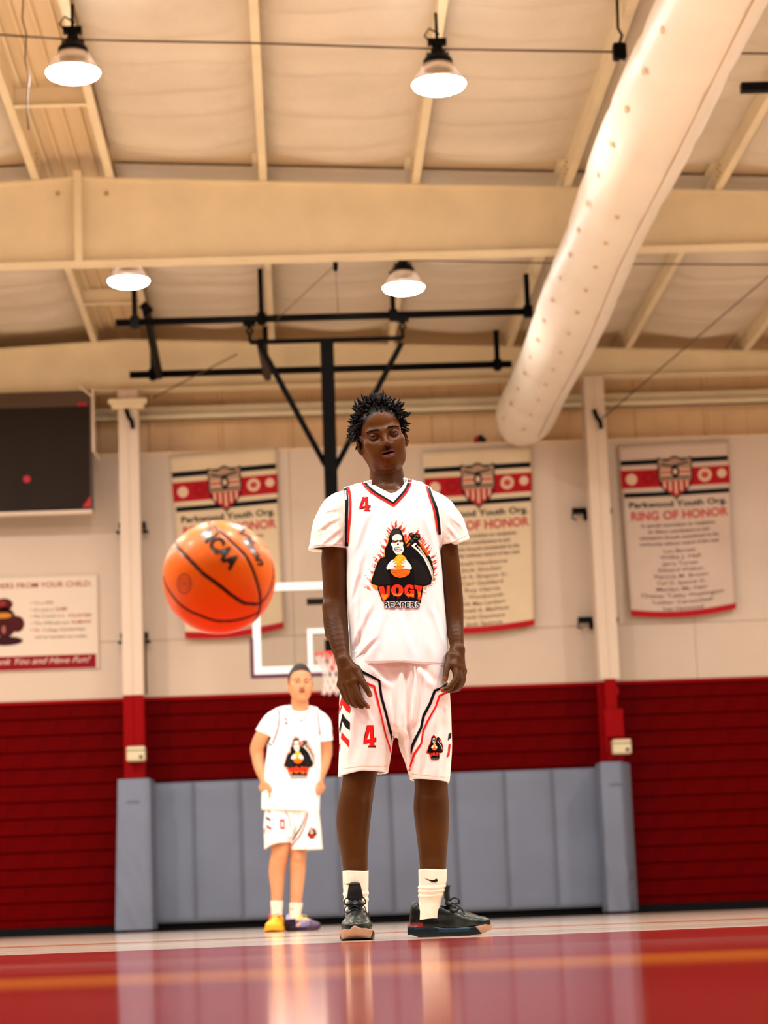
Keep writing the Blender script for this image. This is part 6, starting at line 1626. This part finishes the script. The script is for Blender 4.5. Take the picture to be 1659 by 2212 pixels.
    body = mesh_obj('person', P, F, M['skin_light'], None, colf)
    tag(body, 'shorter light-skinned player far behind, hands on hips, one yellow and one purple shoe', 'person')
    eyes(O, R, q, body, (-.05, -1, -.15))
    # close-cropped hair
    G = SDF(axis(O[0] - .12, O[0] + .12, .004), axis(O[1] - .12, O[1] + .15, .004), axis(O[2] - .08, O[2] + .16, .004))
    G.ell(O + R @ np.array([0, .018, .040]), (.080, .098, .086), R, .01); G.ell(O + R @ np.array([0, .0, .085]), (.045, .06, .042), R, .03); G.ell(O + R @ np.array([0, .03, .005]), (.081, .08, .07), R, .02)
    X, Y, Z = G.field(); Lx, Ly, Lz = ((X - O[0]) * R[0, i] + (Y - O[1]) * R[1, i] + (Z - O[2]) * R[2, i] for i in range(3))
    G.cut(np.maximum(.074 - 4.5 * Lx * Lx * (Ly < 0) - .62 * np.clip(Ly + .05, 0, .2) - Lz, -.03 - Lz), .004)
    Ph, Fh = G.mesh(); mesh_obj('hair', Ph, Fh, M['hair_brown'], body)
    # undershirt
    def rows_t(da=0., db=0., hem=1752):
        out = []
        for py, xl, xr, d in ((hem, 567, 688, .125), (1700, 567, 691, .125), (1660, 573, 692, .118), (1620, 577, 692, .115), (1595, 579, 691, .115), (1565, 584, 692, .108), (1548, 596, 690, .09), (1536, 612, 680, .065)):
            p = J((xl + xr) / 2, py); out.append((p[2], p[0], Y0 + .005, (xr - xl) / 2 / PM + da, d + db))
        return out
    def hump(S_, a):
        S_.chain([J(624, 1541, .02), J(602, 1546, .015), J(587, 1556, .01), J(580, 1570, .005)], [.045 + a, .048 + a, .055 + a, .058 + a], .03)
        S_.chain([J(668, 1541, .02), J(684, 1547, .015), J(695, 1558, .01), J(699, 1572, .005)], [.045 + a, .048 + a, .052 + a, .055 + a], .03)
    T_ = SDF(axis(x0, x1, .0055), axis(Y0 - .17, Y0 + .18, .0065), axis(zof(640, 1620), 1.56, .0055))
    T_.stack(rows_t(-.006, -.008, 1640), 2.3, .01); hump(T_, 0)
    T_.chain([J(583, 1566, .005), J(564, 1588, .01)], [.058, .053], .02); T_.chain([J(698, 1566, .005), J(704, 1602, .01)], [.054, .050], .02)
    X, Y, Z = T_.field(); T_.D += (.0015 * waves(7, 30, 60, 8)(X, Y, Z)).astype(np.float32)
    T_.folds([(J(*a), J(*b), .010, .005) for a, b in (((576, 1582), (558, 1577)), ((700, 1582), (712, 1590)))], yc=Y0)
    def plane(p, n): n = n / np.linalg.norm(n); return (X - p[0]) * n[0] + (Y - p[1]) * n[1] + (Z - p[2]) * n[2]
    T_.cut(np.where(X < J(634, 1600)[0], plane(J(563, 1582), np.array([-.50, .1, -1.0])), plane(J(704, 1601), np.array([.08, .1, -1.0]))) + 0 * Y)
    T_.shell(.014, (Z < zof(640, 1572)) & ((X < J(578, 1600)[0]) | (X > J(696, 1600)[0])))
    vx = [J(x, 1550)[0] for x in (618, 624, 632, 640, 651, 661, 668, 674)]; vz = [zof(650, y) for y in (1520, 1530, 1534, 1537, 1539, 1537, 1532, 1518)]
    V_ = np.interp(X.ravel(), vx, vz).reshape(-1, 1, 1) + np.where((X < vx[0]) | (X > vx[-1]), .2, 0); T_.cut(np.where(Y < Y0 + .02, Z - V_, -1.) + 0 * Z, .004)
    nc = J(649, 1532, .02); T_.cone(nc + [0, .01, .12], nc + [0, .01, .01], .07, .058, .006, 'sub')
    P, F = T_.mesh(); P = relax(P, F, 2); tee = mesh_obj('undershirt', P, F, M['jersey'], body)
    # jersey
    G = SDF(axis(J(555, 1700)[0], J(702, 1700)[0], .0045), axis(Y0 - .16, Y0 + .17, .006), axis(zof(640, 1768), 1.56, .0045))
    G.stack(rows_t(.004, .010, 1775), 2.35, .01); hump(G, .011); X, Y, Z = G.field()
    G.D += (.003 * waves(6, 14, 36, 18, (1, .3, .3))(X, Y, Z)).astype(np.float32)
    G.folds([(J(*a), J(*b), w_, am) for a, b, w_, am in (((625, 1690), (585, 1738), .014, .008), ((610, 1650), (590, 1700), .012, .006), ((645, 1690), (648, 1745), .014, .006), ((668, 1690), (676, 1745), .012, .005), ((590, 1560), (584, 1620), .012, .005), ((682, 1610), (687, 1680), .010, .005))], yc=Y0)
    zz = Z.ravel(); zl = [zof(590, y) for y in (1612, 1606, 1600, 1590, 1575, 1560, 1545, 1532, 1520)]
    Lx_ = np.interp(zz, zl, [J(x, y)[0] for x, y in ((560, 1612), (578, 1610), (584, 1605), (590, 1590), (595.5, 1575), (598, 1560), (598.5, 1545), (594, 1532), (590, 1520))]).reshape(1, 1, -1)
    Rx_ = np.interp(zz, zl, [J(x, y)[0] for x, y in ((705, 1612), (697, 1606), (696.5, 1600), (695.5, 1590), (693.5, 1575), (691.5, 1560), (689.5, 1545), (687, 1532), (687, 1520))]).reshape(1, 1, -1)
    G.cut(np.where(Z > zl[0], np.maximum(Lx_ - X, X - Rx_), -1.))
    vx = [J(x, 1550)[0] for x in (613, 617, 624, 636, 651, 664, 668, 667, 670)]; vz = [zof(650, y) for y in (1503, 1513, 1527, 1541, 1554, 1545, 1533, 1522, 1505)]
    vx[7] = J(669.5, 1527)[0]; vx[8] = J(671, 1510)[0]
    V_ = np.interp(X.ravel(), vx, vz).reshape(-1, 1, 1) + np.where((X < vx[0]) | (X > vx[-1]), .2, 0); G.cut(np.where(Y < Y0 + .0, Z - V_, -1.) + 0 * Z)
    G.cone(nc + [0, .0, .1], nc + [0, .0, -.015], .06, .052, .004, 'sub')
    G.shell(.014, Z < zof(640, 1700))
    G.cut(np.interp(X.ravel(), [J(567, 1750)[0], J(688, 1754)[0]], [zof(567, 1749), zof(688, 1754)]).reshape(-1, 1, 1) - Z + 0 * Y)
    P, F = G.mesh(); P = relax(P, F, 2); jer = mesh_obj('jersey', P, F, M['jersey'], body); bj = bvh_of(jer)
    MAG = (.38, .006, .05); NV = (.03, .012, .06)
    pr = Print(bj, 5)
    pr.band(spline([(618, 1519.5), (624, 1530), (636, 1545), (651, 1558.5)], 4), 2, MAG, .002); pr.band(spline([(651, 1558.5), (662, 1549), (667, 1541), (667.5, 1528)], 4), 2, MAG, .002)
    pr.build('neck_trim', jer)
    pr = Print(bj, 5)
    pr.band(spline([(599, 1527), (603.5, 1545), (602.5, 1560), (600, 1575), (595, 1590), (589, 1606)], 4), 3, JRED, .002); pr.band(spline([(580, 1603), (583, 1609), (589, 1608)], 4), 2.5, NV, .002)
    pr.band(spline([(685, 1533), (687.5, 1550), (689.5, 1570), (691, 1588)], 4), 2.2, NV, .002); pr.build('armhole_trim', jer)
    pr = Print(bj, 5); box = lambda x0_, y0_, x1_, y1_, dx=0: [(x0_, y0_), (x1_, y0_), (x1_ + dx, y1_), (x0_ + dx, y1_)]
    pr.poly(box(614, 1550, 621, 1565, .8), MAG, .002); pr.poly(box(616.3, 1553, 618.9, 1562, .5), WHITE, .003); pr.build('chest_number', jer)
    pr = Print(bj, 6); emblem(pr, lambda x, y: (607 + (x - 80) / 1420 * 74, 1583 + (y - 100) / 1800 * 101), False); pr.build('chest_emblem', jer)
    # shorts
    G = SDF(axis(J(560, 1800)[0], J(705, 1800)[0], .0045), axis(Y0 - .16, Y0 + .17, .006), axis(zof(640, 1850), zof(640, 1725), .0045))
    def rows_(data): return [(zof((a + b) / 2, py), J((a + b) / 2, py)[0], Y0 + .005, (b - a) / 2 / PM, d) for py, a, b, d in data]
    G.stack(rows_([(1850, 572, 628, .125), (1826, 571, 627, .122), (1790, 569, 629, .115), (1750, 571, 632, .11), (1730, 572, 632, .11)]), 2.2, .02)
    G.stack(rows_([(1850, 628, 697, .115), (1836, 627, 695.5, .115), (1790, 627, 692, .112), (1750, 628, 689, .11), (1730, 628, 688, .11)]), 2.2, .02)
    G.stack(rows_([(1805, 622, 634, .09), (1780, 600, 660, .105), (1730, 580, 680, .108)]), 2.2, .02); X, Y, Z = G.field()
    G.D += (.004 * waves(6, 12, 30, 28, (1, .3, .3))(X, Y, Z)).astype(np.float32)
    G.folds([(J(*a), J(*b), w_, am) for a, b, w_, am in (((630, 1752), (628, 1815), .012, .012), ((640, 1752), (632, 1800), .010, .010), ((622, 1755), (624, 1800), .010, .008), ((655, 1770), (650, 1830), .014, .006), ((590, 1770), (586, 1825), .014, .005))], yc=Y0)
    G.shell(.015, Z < zof(640, 1800))
    hz = np.interp(X.ravel(), [J(x, 1830)[0] for x in (572, 582, 600, 627)], [zof(572, 1835), zof(582, 1828), zof(600, 1822), zof(627, 1820)]).reshape(-1, 1, 1)
    G.cut(np.where(X < J(628, 1820)[0], hz, zof(660, 1836)) - Z + 0 * Y)
    P, F = G.mesh(); P = relax(P, F, 2); sh = mesh_obj('shorts', P, F, M['shorts'], body); bs = bvh_of(sh)
    c6 = lambda x, y: (540 + x / 6.505, 1700 + y / 6.505)
    pr = Print(bs, 5)
    for pts, col in ((((245, 345), (285, 335), (287, 372)), JRED), (((228, 412), (292, 450), (297, 487), (222, 447)), (.02, .03, .06)), (((235, 532), (300, 570), (308, 610), (228, 570)), JRED), (((195, 600), (215, 570), (208, 640), (197, 670)), JRED)): pr.poly([c6(*p) for p in pts], col, .002)
    pr.band([c6(*p) for p in ((495, 345), (530, 390), (555, 460), (572, 560))], 1.6, MAG, .002)
    pr.band([c6(*p) for p in ((778, 360), (765, 440), (720, 560), (650, 670), (595, 755))], [1.2, 2, 3.2, 3.5, 3], (.012, .014, .03), .002)
    pr.band([c6(*p) for p in ((810, 360), (795, 440), (755, 580), (700, 690), (630, 770), (585, 825))], [4, 3, 2.5, 3.5, 3, 3], (.55, .06, .06), .002); pr.build('side_stripes', sh)
    pr = Print(bs, 5); pr.poly(box(604.5, 1770, 614.5, 1791, 1), JRED, .002); pr.poly(box(608, 1775, 611.3, 1787, .7), WHITE, .003); pr.build('leg_number', sh)
    pr = Print(bs, 5); emblem(pr, lambda x, y: (664 + (x - 180) / 1340 * 21, 1786 + (y - 150) / 1750 * 26), True); pr.build('leg_emblem', sh)
    s1 = sock(body, [J(598, 1946), J(598, 1956), J(598, 1966), J(598, 1978)], [.042, .041, .038, .037]); s2 = sock(body, [J(639.5, 1950.5), J(639, 1960), J(638, 1970), J(637, 1984)], [.045, .043, .040, .038])
    for s_, x, y, w in ((s2, 630, 1963, 4), (s1, 586, 1961, 2)):
        pr = Print(bvh_of(s_), 5); pr.poly(swoosh(x, y, w), (.006, .006, .008), .002); pr.build('mark', s_)
    def root():
        o = bpy.data.objects.new('shoe', None); COL.objects.link(o); o.parent = body; o.empty_display_size = .05; return o
    r1 = root(); r1['label'] = 'yellow shoe with red laces'; h = J(601, 2012); h[2] = 0; h[1] = Y0 + .09; shoe(r1, h, math.radians(-98), .30, 1, wid=1.3)
    r2 = root(); r2['label'] = 'purple shoe with a gold tongue'; h = J(619, 2014); h[2] = 0; h[1] = Y0 + .03; shoe(r2, h, math.radians(-30), .262, 2, wid=1.1)
M['hair_brown'] = mat('short_brown_hair', (.028, .021, .016), .7, .3, bump=(300, .5, .004))
far_player()
